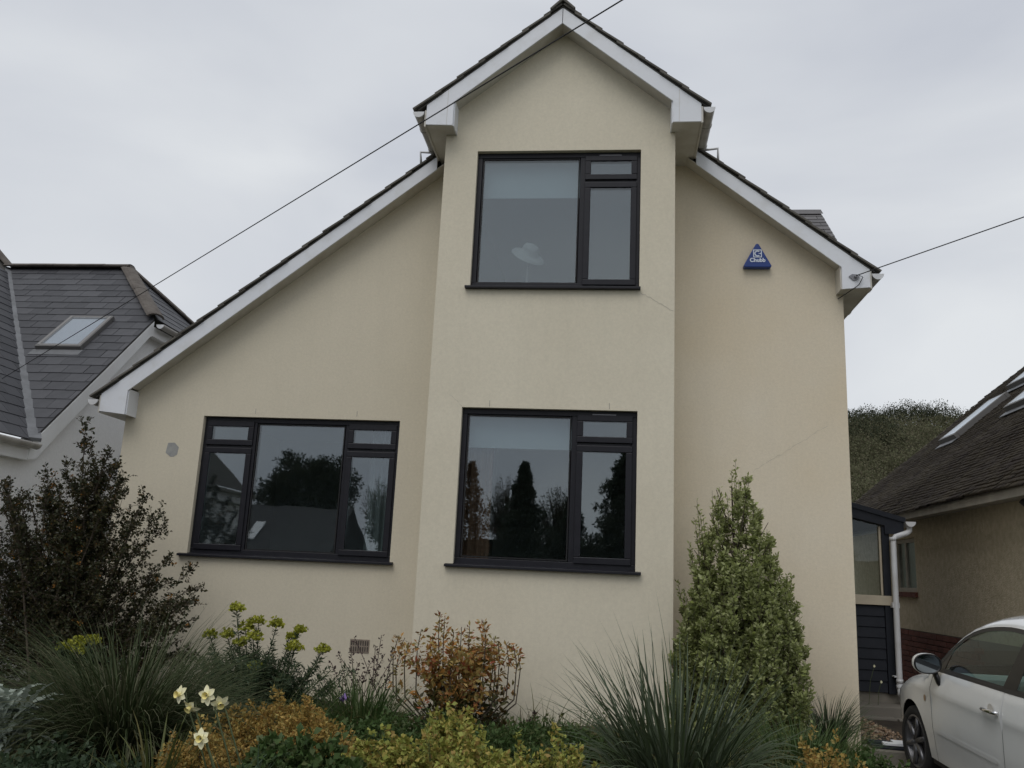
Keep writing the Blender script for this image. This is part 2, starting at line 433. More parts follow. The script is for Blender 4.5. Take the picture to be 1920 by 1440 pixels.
def cdt(outer, holes=(), step=None):
    """triangles of a polygon with holes, optional interior points on a grid"""
    pts, edges = [], []
    for lp in (outer, *holes):
        n0 = len(pts); pts += [Vector((p[0], p[1])) for p in lp]
        edges += [(n0 + i, n0 + (i + 1) % len(lp)) for i in range(len(lp))]
    if step:
        xs = [p[0] for p in outer]; ys = [p[1] for p in outer]
        x = min(xs) + step / 2
        while x < max(xs):
            y = min(ys) + step / 2
            while y < max(ys):
                if inside((x, y), outer) and not any(inside((x, y), h) for h in holes): pts.append(Vector((x, y)))
                y += step
            x += step
    V, E, F, *_ = delaunay_2d_cdt(pts, edges, [], 0, 1e-6)
    T = []
    for f in F:
        c = (V[f[0]] + V[f[1]] + V[f[2]]) / 3
        if inside(c, outer) and not any(inside(c, h) for h in holes): T.append(tuple(f))
    return [(v.x, v.y) for v in V], T
def rect(x0, x1, z0, z1): return [(x0, z0), (x1, z0), (x1, z1), (x0, z1)]
def wall_with_holes(name, outer, holes, y, depth, mt, parent):
    """front sheet with real openings and reveals, walls going back `depth`"""
    V2, T = cdt(outer, holes)
    mb = MB(); mb.add([(p[0], y, p[1]) for p in V2], T)
    for lp in (outer, *holes):
        n = len(lp)
        mb.add([(p[0], y, p[1]) for p in lp] + [(p[0], y + depth, p[1]) for p in lp], [(i, (i + 1) % n, (i + 1) % n + n, i + n) for i in range(n)])
    mb.add([(p[0], y + depth, p[1]) for p in V2], [t[::-1] for t in T])
    return mb.build(name, mt, parent)

# ------------------------------------------------------------------ ground
def gz(y):      # the plot climbs gently towards the houses
    return float(np.interp(y, [-400, -6, 1, 9, 11, 14, 60, 400], [-0.4, -0.4, -0.29, 0.10, 0.22, 0.30, 0.3, 0.3]))
ys = [-400, -120, -40, -6, -2, 1, 3, 5, 7, 9, 10, 11, 12.5, 14, 25, 60, 130, 400]
xs = [-400, -100, -30, -8, 0, 8, 30, 100, 400]
V = [(x, y, gz(y) - 0.02) for y in ys for x in xs]
nx = len(xs)
F = [(j * nx + i, j * nx + i + 1, (j + 1) * nx + i + 1, (j + 1) * nx + i) for j in range(len(ys) - 1) for i in range(nx - 1)]
tag(raw('ground', V, F, 'verge_ground'), kind='structure')
V = [(x, y, gz(y)) for y in (1.0, 3, 5, 7, 9, 10, 11, 12.5, 14, 20) for x in (2.25, 4.45)]
tag(raw('driveway', V, [(2 * i, 2 * i + 1, 2 * i + 3, 2 * i + 2) for i in range(9)], 'concrete'), kind='structure')
tag(raw('road', [(-120, -13, -.392), (120, -13, -.392), (120, -6.5, -.392), (-120, -6.5, -.392)], [(0, 1, 2, 3)], 'asphalt'), kind='structure')
tag(raw('pavement', [(-120, -6.3, -.28), (120, -6.3, -.28), (120, -4.2, -.28), (-120, -4.2, -.28), (-120, -6.3, -.42), (120, -6.3, -.42), (-120, -4.2, -.42), (120, -4.2, -.42)],
        [(0, 1, 2, 3), (4, 5, 1, 0), (3, 2, 7, 6)], 'concrete'), kind='structure')
# planted bed: lumpy soil up to the house, edge board towards the drive
def bz(x, y):
    return 0.24 + 0.05 * math.sin(x * 2.1 + y) + 0.04 * math.sin(y * 3.3 - x * 1.3) - 0.10 * max(0, (x - 1.7)) * 2 * 0.5
nxb, nyb = 60, 40
V = [(-8 + 10.2 * i / nxb, 3.4 + 5.56 * j / nyb, bz(-8 + 10.2 * i / nxb, 3.4 + 5.56 * j / nyb)) for j in range(nyb + 1) for i in range(nxb + 1)]
F = [(j * (nxb + 1) + i, j * (nxb + 1) + i + 1, (j + 1) * (nxb + 1) + i + 1, (j + 1) * (nxb + 1) + i) for j in range(nyb) for i in range(nxb)]
n0 = len(V)
ring = [i for i in range(nxb + 1)] + [(j) * (nxb + 1) + nxb for j in range(1, nyb + 1)] + [nyb * (nxb + 1) + i for i in range(nxb - 1, -1, -1)] + [j * (nxb + 1) for j in range(nyb - 1, 0, -1)]
V += [(V[i][0], V[i][1], -0.5) for i in ring]
F += [(ring[i], n0 + i, n0 + (i + 1) % len(ring), ring[(i + 1) % len(ring)]) for i in range(len(ring))]
tag(raw('garden_bed', V, F, 'soil', smooth=True), kind='structure')
# paving beside the house
path = raw('path', [(2.42, 9.0, .205), (4.44, 9.0, .165), (4.44, 10.92, .245), (2.42, 10.92, .245)], [(0, 1, 2, 3)], 'soil')
path['kind'] = 'structure'
for i, (x0, x1, y0, y1) in enumerate([(2.86, 3.42, 9.95, 10.42), (3.44, 4.02, 9.95, 10.42), (2.66, 3.2, 10.44, 10.90), (3.22, 3.80, 10.44, 10.90), (3.82, 4.4, 10.44, 10.90), (3.02, 3.55, 9.42, 9.93), (3.57, 4.1, 9.42, 9.93), (3.1, 3.7, 8.95, 9.40)]):
    # laid flags, each a little off its neighbours
    mb = MB(); z = gz((y0 + y1) / 2) + 0.055 + random.uniform(-.006, .006)
    mb.box(x0, x1, y0, y1, z - .04, z)
    mb.build('paving_slab', 'paving', path, bevel=.006)
# ------------------------------------------------------------------ main house
BX0, BX1, BY, MY = -1.805, 0.597, 8.20, 8.95
HX0, HX1 = -5.408, 2.402
BACK = 16.5
def zml(x): return 3.345 + 0.785 * (x + 5.62)
def zmr(x): return 4.85 + 0.775 * (2.63 - x)
def zm(x): return min(zml(x), zmr(x))
RX, RZ = -0.557, 7.32
BCX = -0.595
def zb(x): return 7.49 - 0.80 * abs(x - BCX)
house = thing('house', 'cream rendered chalet house with projecting gabled bay and dark grey windows', 'house', (-1.5, 8.95, 0.2))
UW = (-1.457, 0.25, 4.455, 5.955)
LW = (-1.463, 0.25, 1.69, 3.203)
SW = (-4.49, -2.265, 1.683, 3.18)
wall_with_holes('bay_wall', [(BX0, -.2), (BX1, -.2), (BX1, zb(BX1) - .02), (BCX, zb(BCX) - .02), (BX0, zb(BX0) - .02)], [rect(*UW), rect(*LW)], BY, 0.14, 'render_bay', house)
wall_with_holes('wall', [(HX0, -.2), (BX0 + .1, -.2), (BX0 + .1, zm(BX0 + .1) - .02), (HX0, zm(HX0) - .02)], [rect(*SW)], MY, 0.14, 'render_left', house)
wall_with_holes('wall', [(BX1 - .1, -.2), (HX1, -.2), (HX1, zm(HX1) - .02), (BX1 - .1, zm(BX1 - .1) - .02)], [], MY, 0.14, 'render_right', house)
MB().box(BX0, BX0 + .13, BY + .14, MY, -.2, zb(BX0) - .04).build('bay_wall', 'render_bay', house)
MB().box(BX1 - .13, BX1, BY + .14, MY, -.2, zb(BX1) - .04).build('bay_wall', 'render_bay', house)
MB().box(HX0, HX0 + .2, MY + .14, BACK, -.2, zm(HX0) - .03).build('side_wall', 'render_left', house)
MB().box(HX1 - .2, HX1, MY + .14, BACK, -.2, zm(HX1) - .03).build('side_wall', 'render_right', house)
MB().prism([(HX0, -.2), (HX1, -.2), (HX1, zm(HX1) - .03), (RX, RZ - .03), (HX0, zm(HX0) - .03)], 'y', BACK, BACK + .2).build('back_wall', 'render_left', house)
# rooms behind the windows
def room(x0, x1, y0, y1, z0, z1, mt):
    v = [(x0, y0, z0), (x1, y0, z0), (x1, y1, z0), (x0, y1, z0), (x0, y0, z1), (x1, y0, z1), (x1, y1, z1), (x0, y1, z1)]
    raw('room', v, [(0, 1, 2, 3), (4, 7, 6, 5), (1, 5, 6, 2), (2, 6, 7, 3), (3, 7, 4, 0)], mt, house)
room(-1.665, 0.457, BY + .141, 12.5, 3.75, 6.02, 'room_paint')
room(-1.665, 0.457, BY + .141, 12.5, 0.85, 3.45, 'room_dark')
room(-5.0, -1.95, MY + .141, 12.5, 0.85, 3.45, 'room_dark')

# hairline cracks and patches in the render
def ribbon(name, pts, y, wd, mt):
    V, F = [], []
    for i, (x, z) in enumerate(pts):
        h = wd * (0.5 + 0.5 * random.random()) / 2
        V += [(x, y, z - h), (x, y, z + h)]
        if i: F.append((2 * i - 2, 2 * i, 2 * i + 1, 2 * i - 1))
    raw(name, V, F, mt, house)
def wob(a, b, n, amp):
    return [(a[0] + (b[0] - a[0]) * i / n + random.uniform(-amp, amp), a[1] + (b[1] - a[1]) * i / n + random.uniform(-amp, amp)) for i in range(n + 1)]
ribbon('crack', wob((0.27, 4.40), (0.585, 4.215), 14, .008), BY - .0015, .0045, 'crack')
ribbon('crack', wob((-1.47, 3.22), (-1.60, 3.33), 8, .006), BY - .0015, .003, 'crack')
ribbon('crack', wob((1.45, 2.75), (2.2, 3.25), 24, .012), MY - .0015, .003, 'crack')
for x, y in ((-1.19, BY), (-0.02, BY), (-3.9, MY), (-2.75, MY)):
    MB().box(x - .003, x + .003, y - .0015, y + .01, 3.215, 3.275).build('crack', 'crack', house)
# octagonal blanked vent
vx, vz = -4.812, 2.79
oc = [(-.055, .075), (.02, .08), (.075, .03), (.065, -.05), (.03, -.075), (-.01, -.078), (-.07, -.035), (-.062, .03)]
MB().prism([(vx + a, vz + b) for a, b in oc], 'y', MY - .002, MY + .02).build('vent_patch', 'patch_grey', house)
# air brick with its two rows of slots
ab = MB(); ab.box(-2.615, -2.41, MY - .006, MY + .03, .763, .897)
ao = ab.build('air_brick', 'terracotta_grey', house, bevel=.003)
for r_ in range(2):
    for k in range(8):
        x = -2.602 + k * .0242; z = .778 + r_ * .058
        MB().box(x, x + .011, MY - .0085, MY - .004, z, z + .046).build('slot', 'dark_hole', ao)

# windows
def bars(mb, x0, x1, z0, z1, wl, wr, wb, wt, y0, y1):
    mb.box(x0, x1, y0, y1, z1 - wt, z1); mb.box(x0, x1, y0, y1, z0, z0 + wb)
    mb.box(x0, x0 + wl, y0, y1, z0 + wb, z1 - wt); mb.box(x1 - wr, x1, y0, y1, z0 + wb, z1 - wt)
def window(rc, y, layout, sill_l, sill_r):
    x0, x1, z0, z1 = rc
    f = MB(); yf = y + .055
    e = .001
    bars(f, x0 + e, x1 - e, z0 + e, z1 - e, .05, .05, .06, .055, yf, yf + .06)
    for (a, b) in layout['mull']: f.box(x0 + a, x0 + b, yf + .002, yf + .058, z0 + .0605, z1 - .0555)
    for (a, b, c, d) in layout['tran']: f.box(x0 + a, x0 + b, yf + .004, yf + .056, z1 - d, z1 - c)
    fo = f.build('window', 'anthracite', house, bevel=.004)
    for (a, b, c, d) in layout['fixed']:
        g = MB(); bars(g, x0 + a - .004, x0 + b + .004, z1 - d - .004, z1 - c + .004, .012, .012, .012, .012, yf + .006, yf + .03)
        g.build('bead', 'gasket', fo)
        MB().box(x0 + a, x0 + b, yf + .016, yf + .040, z1 - d, z1 - c).build('pane', 'window_glass', fo)
    for (a, b, c, d, fr) in layout['sash']:
        g = MB(); bars(g, x0 + a, x0 + b, z1 - d, z1 - c, fr, fr, fr, fr, yf - .016, yf + .0015)
        g.build('sash', 'anthracite', fo, bevel=.006)
        MB().box(x0 + a + fr - .002, x0 + b - fr + .002, yf - .002, yf + .022, z1 - d + fr - .002, z1 - c - fr + .002).build('pane', 'window_glass', fo)
    for (a, b, c) in layout.get('vents', []):
        MB().box(x0 + a, x0 + b, yf - .008, yf - .001, z1 - c - .011, z1 - c).build('trickle_vent', 'vent_metal', fo, bevel=.002)
    s = MB(); s.prism([(y - .055, z0 - .03), (y - .055, z0 - .006), (yf + .02, z0 + .012), (yf + .02, z0 - .03)], 'x', x0 - sill_l, x1 + sill_r)
    s.build('sill', 'anthracite', fo, bevel=.003)
    return fo
lay2 = dict(mull=[(1.085, 1.145)], tran=[(1.146, 1.657, .315, .345)], fixed=[(.062, 1.073, .067, 1.44)],
            sash=[(1.135, 1.672, .043, .312, .060), (1.135, 1.672, .340, 1.462, .062)], vents=[(1.28, 1.51, .030)])
lay3 = dict(mull=[(.545, .605), (1.615, 1.675)], tran=[(.051, .544, .315, .345), (1.676, 2.173, .315, .345)], fixed=[(.618, 1.602, .067, 1.43)],
            sash=[(.035, .572, .043, .312, .062), (.035, .572, .340, 1.45, .062), (1.648, 2.188, .043, .312, .062), (1.648, 2.188, .340, 1.45, .062)])
window(UW, BY, lay2, .045, .012)
window(LW, BY, lay2, .075, .05)
window(SW, MY, lay3, .09, .04)
# inside things
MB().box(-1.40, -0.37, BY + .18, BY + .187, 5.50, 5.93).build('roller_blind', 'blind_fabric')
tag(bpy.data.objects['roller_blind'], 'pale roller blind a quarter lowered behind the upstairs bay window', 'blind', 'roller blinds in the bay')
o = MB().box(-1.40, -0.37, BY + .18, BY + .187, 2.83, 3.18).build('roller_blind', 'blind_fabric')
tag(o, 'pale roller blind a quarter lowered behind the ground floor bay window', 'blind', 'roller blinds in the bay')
def curtain(x0, x1, y, z0, z1, folds, mt, label):
    n = folds * 8
    V = [(x0 + (x1 - x0) * i / n, y + .025 * math.sin(i / 8 * 2 * math.pi), z) for i in range(n + 1) for z in (z0, z1)]
    V2 = [(p[0], p[1] + .004, p[2]) for p in V]
    F = [(2 * i, 2 * i + 2, 2 * i + 3, 2 * i + 1) for i in range(n)]
    k = len(V)
    o = raw('curtain', V + V2, F + [tuple(a + k for a in f[::-1]) for f in F], mt, None, True)
    tag(o, label, 'curtain')
curtain(-1.62, -1.16, BY + .26, 1.1, 3.3, 5, 'curtain_brown', 'rust brown curtain drawn to one side behind the ground floor bay window')
curtain(-2.62, -2.2, MY + .22, 1.1, 3.3, 5, 'reflection_pale', 'pale folded sheet added to imitate a reflection in the wide three-part ground floor window')  # added sheet; its pale colour stands for a reflection in the pane
# sun hat standing on a post in the upstairs room
hat = thing('sun_hat', 'white wide brimmed sun hat showing faintly through the upstairs window glass', 'hat', (-0.93, 8.52, 4.72))
def lathe(profile, n=24):
    mb = MB(); v = []
    for r_, z in profile: v += [(r_ * math.cos(2 * math.pi * k / n), r_ * math.sin(2 * math.pi * k / n), z) for k in range(n)]
    f = [(i * n + k, i * n + (k + 1) % n, (i + 1) * n + (k + 1) % n, (i + 1) * n + k) for i in range(len(profile) - 1) for k in range(n)]
    mb.add(v, f); return mb
hm = lathe([(.185, -.035), (.17, -.012), (.13, 0), (.095, .01), (.09, .06), (.075, .095), (.04, .108), (.001, .11)])
rot = Matrix.Rotation(R(28), 3, 'Y') @ Matrix.Rotation(R(34), 3, 'X')
hm.v = [tuple(rot @ Vector(p) + Vector((-0.90, 8.52, 4.93))) for p in hm.v]
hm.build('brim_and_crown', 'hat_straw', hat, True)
MB().tube([(-.93, 8.56, 4.2), (-.91, 8.56, 4.92)], .012).build('post', 'room_paint', hat)

# roof planes of the house: boarding and one verge course of tiles, tile by tile
def slope_slab(name, xa, za, xb, zb_, y0, y1, th, mt, parent):
    return MB().prism([(xa, za), (xb, zb_), (xb, zb_ + th), (xa, za + th)], 'y', y0, y1).build(name, mt, parent)
roof_m = slope_slab('roof', -5.66, zml(-5.66), RX, zml(RX), MY - .22, BACK + .3, .018, 'roof_felt', house)
slope_slab('roof', RX, zmr(RX), 2.67, zmr(2.67), MY - .22, BACK + .3, .018, 'roof_felt', house)
roof_b = slope_slab('bay_roof', -2.075, zb(-2.075), BCX, zb(BCX), BY - .22, MY + .5, .018, 'roof_felt', house)
slope_slab('bay_roof', BCX, zb(BCX), 0.885, zb(0.885), BY - .22, MY + .5, .018, 'roof_felt', house)
def tile_mesh(L, W, T):
    me = bpy.data.meshes.new('tile')
    mb = MB().box(0, L, 0, W, 0, T)
    me.from_pydata(mb.v, [], mb.f); me.materials.append(MATS['house_tile']); return me
def verge_tiles(x_e, z_e, x_r, z_r, y0, width, parent, gauge=.285):
    """courses from the eave up to the ridge; each tile rests on the one below it"""
    me = tile_mesh(gauge + .07, width, .018)
    d = Vector((x_r - x_e, 0, z_r - z_e)); ln = d.length; d.normalize()
    nrm = Vector((-d.z, 0, d.x)) if d.x > 0 else Vector((d.z, 0, -d.x))
    k = 0
    while k * gauge < ln - .05:
        t = bpy.data.objects.new('tile', me); col.objects.link(t); t.parent = parent
        po = parent.location + parent.parent.location
        tilt = .048 + random.uniform(-.006, .006)
        dd = (d * math.cos(tilt) - nrm * math.sin(tilt))
        nn = (nrm * math.cos(tilt) + d * math.sin(tilt))
        L_ = min(gauge + .07, ln - k * gauge)
        yv = Vector((0, 1, 0)) 
        p = Vector((x_e, y0, z_e + .018)) + d * (k * gauge) + nrm * (.016 + random.uniform(-.002, .003)) + yv * random.uniform(-.008, .008)
        mtx = Matrix((dd, yv, nn)).transposed().to_4x4()
        mtx = mtx @ Matrix.Diagonal((L_ / (gauge + .07), 1, 1, 1))
        mtx.translation = p - po
        t.matrix_basis = mtx
        k += 1
verge_tiles(-5.70, zml(-5.70), RX, zml(RX), MY - .25, .4, roof_m)
verge_tiles(2.71, zmr(2.71), RX, zmr(RX), MY - .25, .4, roof_m)
verge_tiles(-2.11, zb(-2.11), BCX, zb(BCX), BY - .25, .4, roof_b)
verge_tiles(0.92, zb(0.92), BCX, zb(BCX), BY - .25, .4, roof_b)
for k in range(3):
    y0 = BY - .265 + k * .44
    rz_ = 7.49 + .02
    MB().prism([(BCX - .135, rz_ - .052), (BCX - .012, rz_ + .068), (BCX + .012, rz_ + .068), (BCX + .135, rz_ - .052), (BCX + .118, rz_ - .068), (BCX, rz_ + .04), (BCX - .118, rz_ - .068)], 'y', y0, y0 + .43).build('ridge_tile', 'house_tile', roof_b, bevel=.006)
for k in range(16):
    y0 = MY + .56 + k * .44
    MB().prism([(RX - .135, RZ - .02), (RX, RZ + .11), (RX + .135, RZ - .02), (RX, RZ + .08)], 'y', y0, y0 + .43).build('ridge_tile', 'house_tile', roof_m)

# barge boards with boxed ends, soffits, fascias, gutters
def board(name, poly, y, parent=house, th=.02, mt='white_upvc'):
    return MB().prism(poly, 'y', y, y + th).build(name, mt, parent, bevel=.002)
yb = BY - .22; ym = MY - .22
BH = .185
def hgt(fn, x, h): return fn(x) - h
EPS = .003
# bay
board('bargeboard', [(-1.985, zb(-1.985) - EPS), (-1.70, zb(-1.70) - EPS), (BCX - .003, zb(BCX - .003) - EPS), (BCX - .003, zb(BCX - .003) - BH), (-1.70, zb(-1.70) - BH - .015), (-1.70, 6.14), (-1.985, 6.15)], yb)
board('bargeboard', [(0.84, zb(.84) - EPS), (0.557, zb(.557) - EPS), (BCX + .003, zb(BCX + .003) - EPS), (BCX + .003, zb(BCX + .003) - BH), (0.557, zb(.557) - BH - .01), (0.557, 6.14), (0.84, 6.14)], yb)
for x in (-1.765, 0.62): MB().box(x - .0015, x + .0015, yb - .002, yb + .001, 6.145, zb(x) - .012).build('board_joint', 'soffit_upvc', house)
# verge soffits (sloping) between board and wall
def vsoff(fn, xa, xb_, h, y0, y1):
    MB().prism([(xa, fn(xa) - h + .014), (xb_, fn(xb_) - h + .014), (xb_, fn(xb_) - h + .024), (xa, fn(xa) - h + .024)], 'y', y0, y1).build('soffit', 'soffit_upvc', house)
vsoff(zb, -1.70, BCX, BH, yb + .02, BY); vsoff(zb, BCX, .557, BH, yb + .02, BY)
for x, s in ((-1.70, 1), (0.557, -1)):
    MB().box(min(x, x + s * .012), max(x, x + s * .012), yb + .02, BY - .001, 6.14, zb(x) - BH + .01).build('box_return', 'white_upvc', house)
# eaves soffit + fascia + gutter of the bay
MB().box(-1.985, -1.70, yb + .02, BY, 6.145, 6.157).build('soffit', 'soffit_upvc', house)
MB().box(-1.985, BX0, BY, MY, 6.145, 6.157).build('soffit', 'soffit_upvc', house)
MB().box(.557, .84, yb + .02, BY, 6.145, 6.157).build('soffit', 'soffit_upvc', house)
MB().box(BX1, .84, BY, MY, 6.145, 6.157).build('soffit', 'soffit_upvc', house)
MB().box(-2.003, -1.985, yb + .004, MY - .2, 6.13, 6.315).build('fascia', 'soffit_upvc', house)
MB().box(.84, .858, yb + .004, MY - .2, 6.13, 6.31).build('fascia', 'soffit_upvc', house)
def gutter(xc, z, y0, y1, r=.056, caps=True, brackets=(), mt='gutter_grey', parent=house):
    n = 12; pr = [(xc - r * math.cos(math.pi * k / n), z - r * math.sin(math.pi * k / n) * 1.05) for k in range(n + 1)]
    inn = [(xc - (r - .004) * math.cos(math.pi * k / n), z - (r - .004) * math.sin(math.pi * k / n) * 1.05) for k in range(n, -1, -1)]
    g = MB(); loop = pr + inn; k = len(loop)
    g.add([(p[0], y0, p[1]) for p in loop] + [(p[0], y1, p[1]) for p in loop], [(i, (i + 1) % k, (i + 1) % k + k, i + k) for i in range(k)])
    go = g.build('gutter', mt, parent, True)
    for yc in ((y0 - .004, y0 + .004), (y1 - .004, y1 + .004)) if caps else ():
        MB().prism([(xc + (p[0] - xc) * 1.05, z + (p[1] - z) * 1.05) for p in pr], 'y', *yc).build('end_cap', 'pipe_white', go)
    for yk in brackets:
        MB().prism([(xc + (p[0] - xc) * 1.12, z + (p[1] - z) * 1.12) for p in pr] + [(p[0], p[1]) for p in pr[::-1]], 'y', yk - .015, yk + .015).build('bracket', mt, go)
    return go
gutter(0.918, 6.285, yb - .02, MY - .16, brackets=(BY + .1, MY - .2))
gutter(-2.063, 6.285, yb - .02, MY - .16, brackets=(BY + .1, MY - .2))
MB().tube([(.93, MY - .17, 6.245), (1.10, MY - .17, 6.265), (1.10, MY - .17, 6.10)], .015).build('overflow_pipe', 'pipe_white', house, True)
MB().tube([(-2.06, MY - .17, 6.25), (-2.22, MY - .17, 6.26), (-2.20, MY - .17, 6.10)], .015).build('overflow_pipe', 'pipe_white', house, True)
# main verge boards
MH = .165
board('bargeboard', [(-5.60, zml(-5.60) - EPS), (BX0 - .2, zml(BX0 - .2) - EPS), (BX0 - .2, zml(BX0 - .2) - MH), (-5.30, zml(-5.30) - MH - .03), (-5.30, 3.135), (-5.60, 3.165)], ym)
board('bargeboard', [(2.62, zmr(2.62) - EPS), (.86, zmr(.86) - EPS), (.86, zmr(.86) - MH), (2.34, zmr(2.34) - MH - .03), (2.34, 4.64), (2.62, 4.66)], ym)
vsoff(zml, -5.30, BX0, MH, ym + .02, MY); vsoff(zmr, BX1, 2.34, MH, ym + .02, MY)
MB().box(-5.30, -5.288, ym + .02, MY - .001, 3.135, zml(-5.30) - MH - .01).build('box_return', 'white_upvc', house)
MB().box(2.328, 2.34, ym + .02, MY - .001, 4.645, zmr(2.34) - MH - .01).build('box_return', 'soffit_upvc', house)
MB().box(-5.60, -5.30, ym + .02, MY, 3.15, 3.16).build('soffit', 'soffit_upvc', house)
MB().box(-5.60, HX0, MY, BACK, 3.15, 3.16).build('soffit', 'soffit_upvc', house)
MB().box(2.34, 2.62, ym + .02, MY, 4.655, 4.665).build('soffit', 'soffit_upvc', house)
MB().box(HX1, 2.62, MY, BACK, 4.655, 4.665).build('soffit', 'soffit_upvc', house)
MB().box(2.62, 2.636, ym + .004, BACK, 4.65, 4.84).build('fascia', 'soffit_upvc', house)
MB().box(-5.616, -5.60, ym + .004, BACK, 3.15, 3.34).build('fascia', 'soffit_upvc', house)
gutter(2.694, 4.80, ym - .02, BACK, brackets=[ym + .4 + k * .8 for k in range(9)])
gutter(-5.676, 3.29, ym - .02, BACK)
MB().tube([(2.69, 12.6, 4.75), (2.69, 12.6, 4.62), (2.50, 12.6, 4.40), (2.46, 12.6, 4.25), (2.46, 12.6, .3)], .034).build('downpipe', 'pipe_white', house, True)
# cheek dormer roof on the right-hand slope
DY, DZ, DX = 11.5, 6.72, 2.82
dorm = MB().prism([(DY - 1.0, DZ - .93), (DY, DZ), (DY + 1.0, DZ - .93), (DY + 1.0, DZ - 1.0), (DY, DZ - .07), (DY - 1.0, DZ - 1.0)], 'x', .6, DX - .02).build('dormer_roof', 'roof_felt', house)
MB().prism([(DY - .85, 4.6), (DY + .85, 4.6), (DY + .85, DZ - .9), (DY, DZ - .1), (DY - .85, DZ - .9)], 'x', .7, 2.58).build('dormer_wall', 'render_right', house)
def slates(parent, O, u, v, poly, sw, gauge, th, mt, name='slate', lap=.03, jit=.004):
    """slates course by course in the plane O + a*u + b*v, clipped to a convex polygon in (a, b)"""
    O, u, v = Vector(O), Vector(u).normalized(), Vector(v).normalized()
    n = u.cross(v)
    if n.z < 0: n = -n
    def clip(pts):
        A = sum(poly[i][0] * poly[(i + 1) % len(poly)][1] - poly[(i + 1) % len(poly)][0] * poly[i][1] for i in range(len(poly)))
        P = poly if A > 0 else poly[::-1]
        for i in range(len(P)):
            a, b = P[i], P[(i + 1) % len(P)]
            def side(p): return (b[0] - a[0]) * (p[1] - a[1]) - (b[1] - a[1]) * (p[0] - a[0])
            o_ = []
            for j in range(len(pts)):
                p, q = pts[j], pts[(j + 1) % len(pts)]
                sp, sq = side(p), side(q)
                if sp >= 0: o_.append(p)
                if sp * sq < 0:
                    t = sp / (sp - sq); o_.append((p[0] + (q[0] - p[0]) * t, p[1] + (q[1] - p[1]) * t))
            pts = o_
            if len(pts) < 3: return []
        return pts
    off = Vector((0, 0, 0)); p = parent
    while p: off += p.location; p = p.parent
    cache = {}
    a0, a1 = min(p[0] for p in poly), max(p[0] for p in poly); b0, b1 = min(p[1] for p in poly), max(p[1] for p in poly)
    r_ = 0; cnt = 0
    while b0 + r_ * gauge < b1:
        s = a0 - (sw / 2 if r_ % 2 else 0)
        while s < a1:
            lo = b0 + r_ * gauge
            q = clip([(s + .003, lo), (s + sw - .003, lo), (s + sw - .003, lo + gauge + lap), (s + .003, lo + gauge + lap)])
            if q:
                area = abs(sum(q[i][0] * q[(i + 1) % len(q)][1] - q[(i + 1) % len(q)][0] * q[i][1] for i in range(len(q)))) / 2
                if area > .0025:
                    loc = [(round(a - s, 4), round(b - lo, 4)) for a, b in q]
                    key = tuple(loc)
                    if key not in cache:
                        me = bpy.data.meshes.new(name)
                        def H(b): return th * 1.1 * (1 - b / (gauge + lap)) + .002
                        k = len(loc)
                        V = [tuple(u * a + v * b + n * H(b)) for a, b in loc] + [tuple(u * a + v * b + n * (H(b) + th)) for a, b in loc]
                        me.from_pydata(V, [], [tuple(range(k))[::-1], tuple(range(k, 2 * k))] + [(i, (i + 1) % k, (i + 1) % k + k, i + k) for i in range(k)])
                        me.materials.append(MATS[mt]); cache[key] = me
                    o_ = bpy.data.objects.new(name, cache[key]); col.objects.link(o_); o_.parent = parent
                    o_.location = O + u * (s + random.uniform(-jit, jit) * .5) + v * (lo + random.uniform(-jit, jit)) + n * random.uniform(0, jit * .5) - off
                    cnt += 1
            s += sw
        r_ += 1
    return cnt
dl = math.hypot(1.0, .93)
slates(dorm, (1.75, DY - 1.0, DZ - .93), (1, 0, 0), (0, 1, .93), [(.2, 0), (DX - 1.75, 0), (DX - 1.75, dl - .05), (.2, dl - .05)], .26, .13, .008, 'slate_brown')
MB().prism([(DY - .13, DZ - .075), (DY, DZ + .045), (DY + .13, DZ - .075), (DY, DZ + .02)], 'x', 1.6, DX + .015).build('ridge_tile', 'slate_brown', dorm)
gd = MB().tube([(DX + .01, DY - 1.04, DZ - .97), (1.9, DY - 1.04, DZ - .97)], .05, 10).build('gutter', 'gutter_grey', dorm, True)
# alarm box
al = thing('alarm_box', 'blue triangular burglar alarm box with white lettering on cream wall', 'alarm box', (1.517, MY, 4.94))
ax, az = 1.517, 4.94
tri = [(ax - .148, az + .005), (ax - .135, az - .012), (ax + .135, az - .012), (ax + .148, az + .005), (ax + .016, az + .252), (ax, az + .258), (ax - .016, az + .252)]
MB().prism(tri, 'y', MY - .075, MY).build('housing', 'alarm_blue', al, bevel=.018)
def text(body, x, y, z, size, mt, parent, bold=.006):
    cu = bpy.data.curves.new('lettering', 'FONT'); cu.body = body; cu.size = size; cu.align_x = 'CENTER'; cu.extrude = .001; cu.offset = bold
    tmp = bpy.data.objects.new('tmp', cu); col.objects.link(tmp)
    dg = bpy.context.evaluated_depsgraph_get()
    me = bpy.data.meshes.new_from_object(tmp.evaluated_get(dg)); bpy.data.objects.remove(tmp)
    me.transform(Matrix.Rotation(R(90), 4, 'X')); me.transform(Matrix.Translation((x, y, z)))
    me.materials.clear()
    return link('lettering', me, mt, parent)
text('Chubb', ax, MY - .0775, az + .048, .060, 'alarm_white', al, .0022)
lg = MB(); bars(lg, ax - .045, ax + .045, az + .098, az + .186, .009, .009, .009, .009, MY - .0785, MY - .0745)
n = 18; ec = az + .142
arc = [(ax + .033 * math.cos(R(48 + 264 * i / n)), ec + .033 * math.sin(R(48 + 264 * i / n))) for i in range(n + 1)] + [(ax + .021 * math.cos(R(312 - 264 * i / n)), ec + .021 * math.sin(R(312 - 264 * i / n))) for i in range(n + 1)]
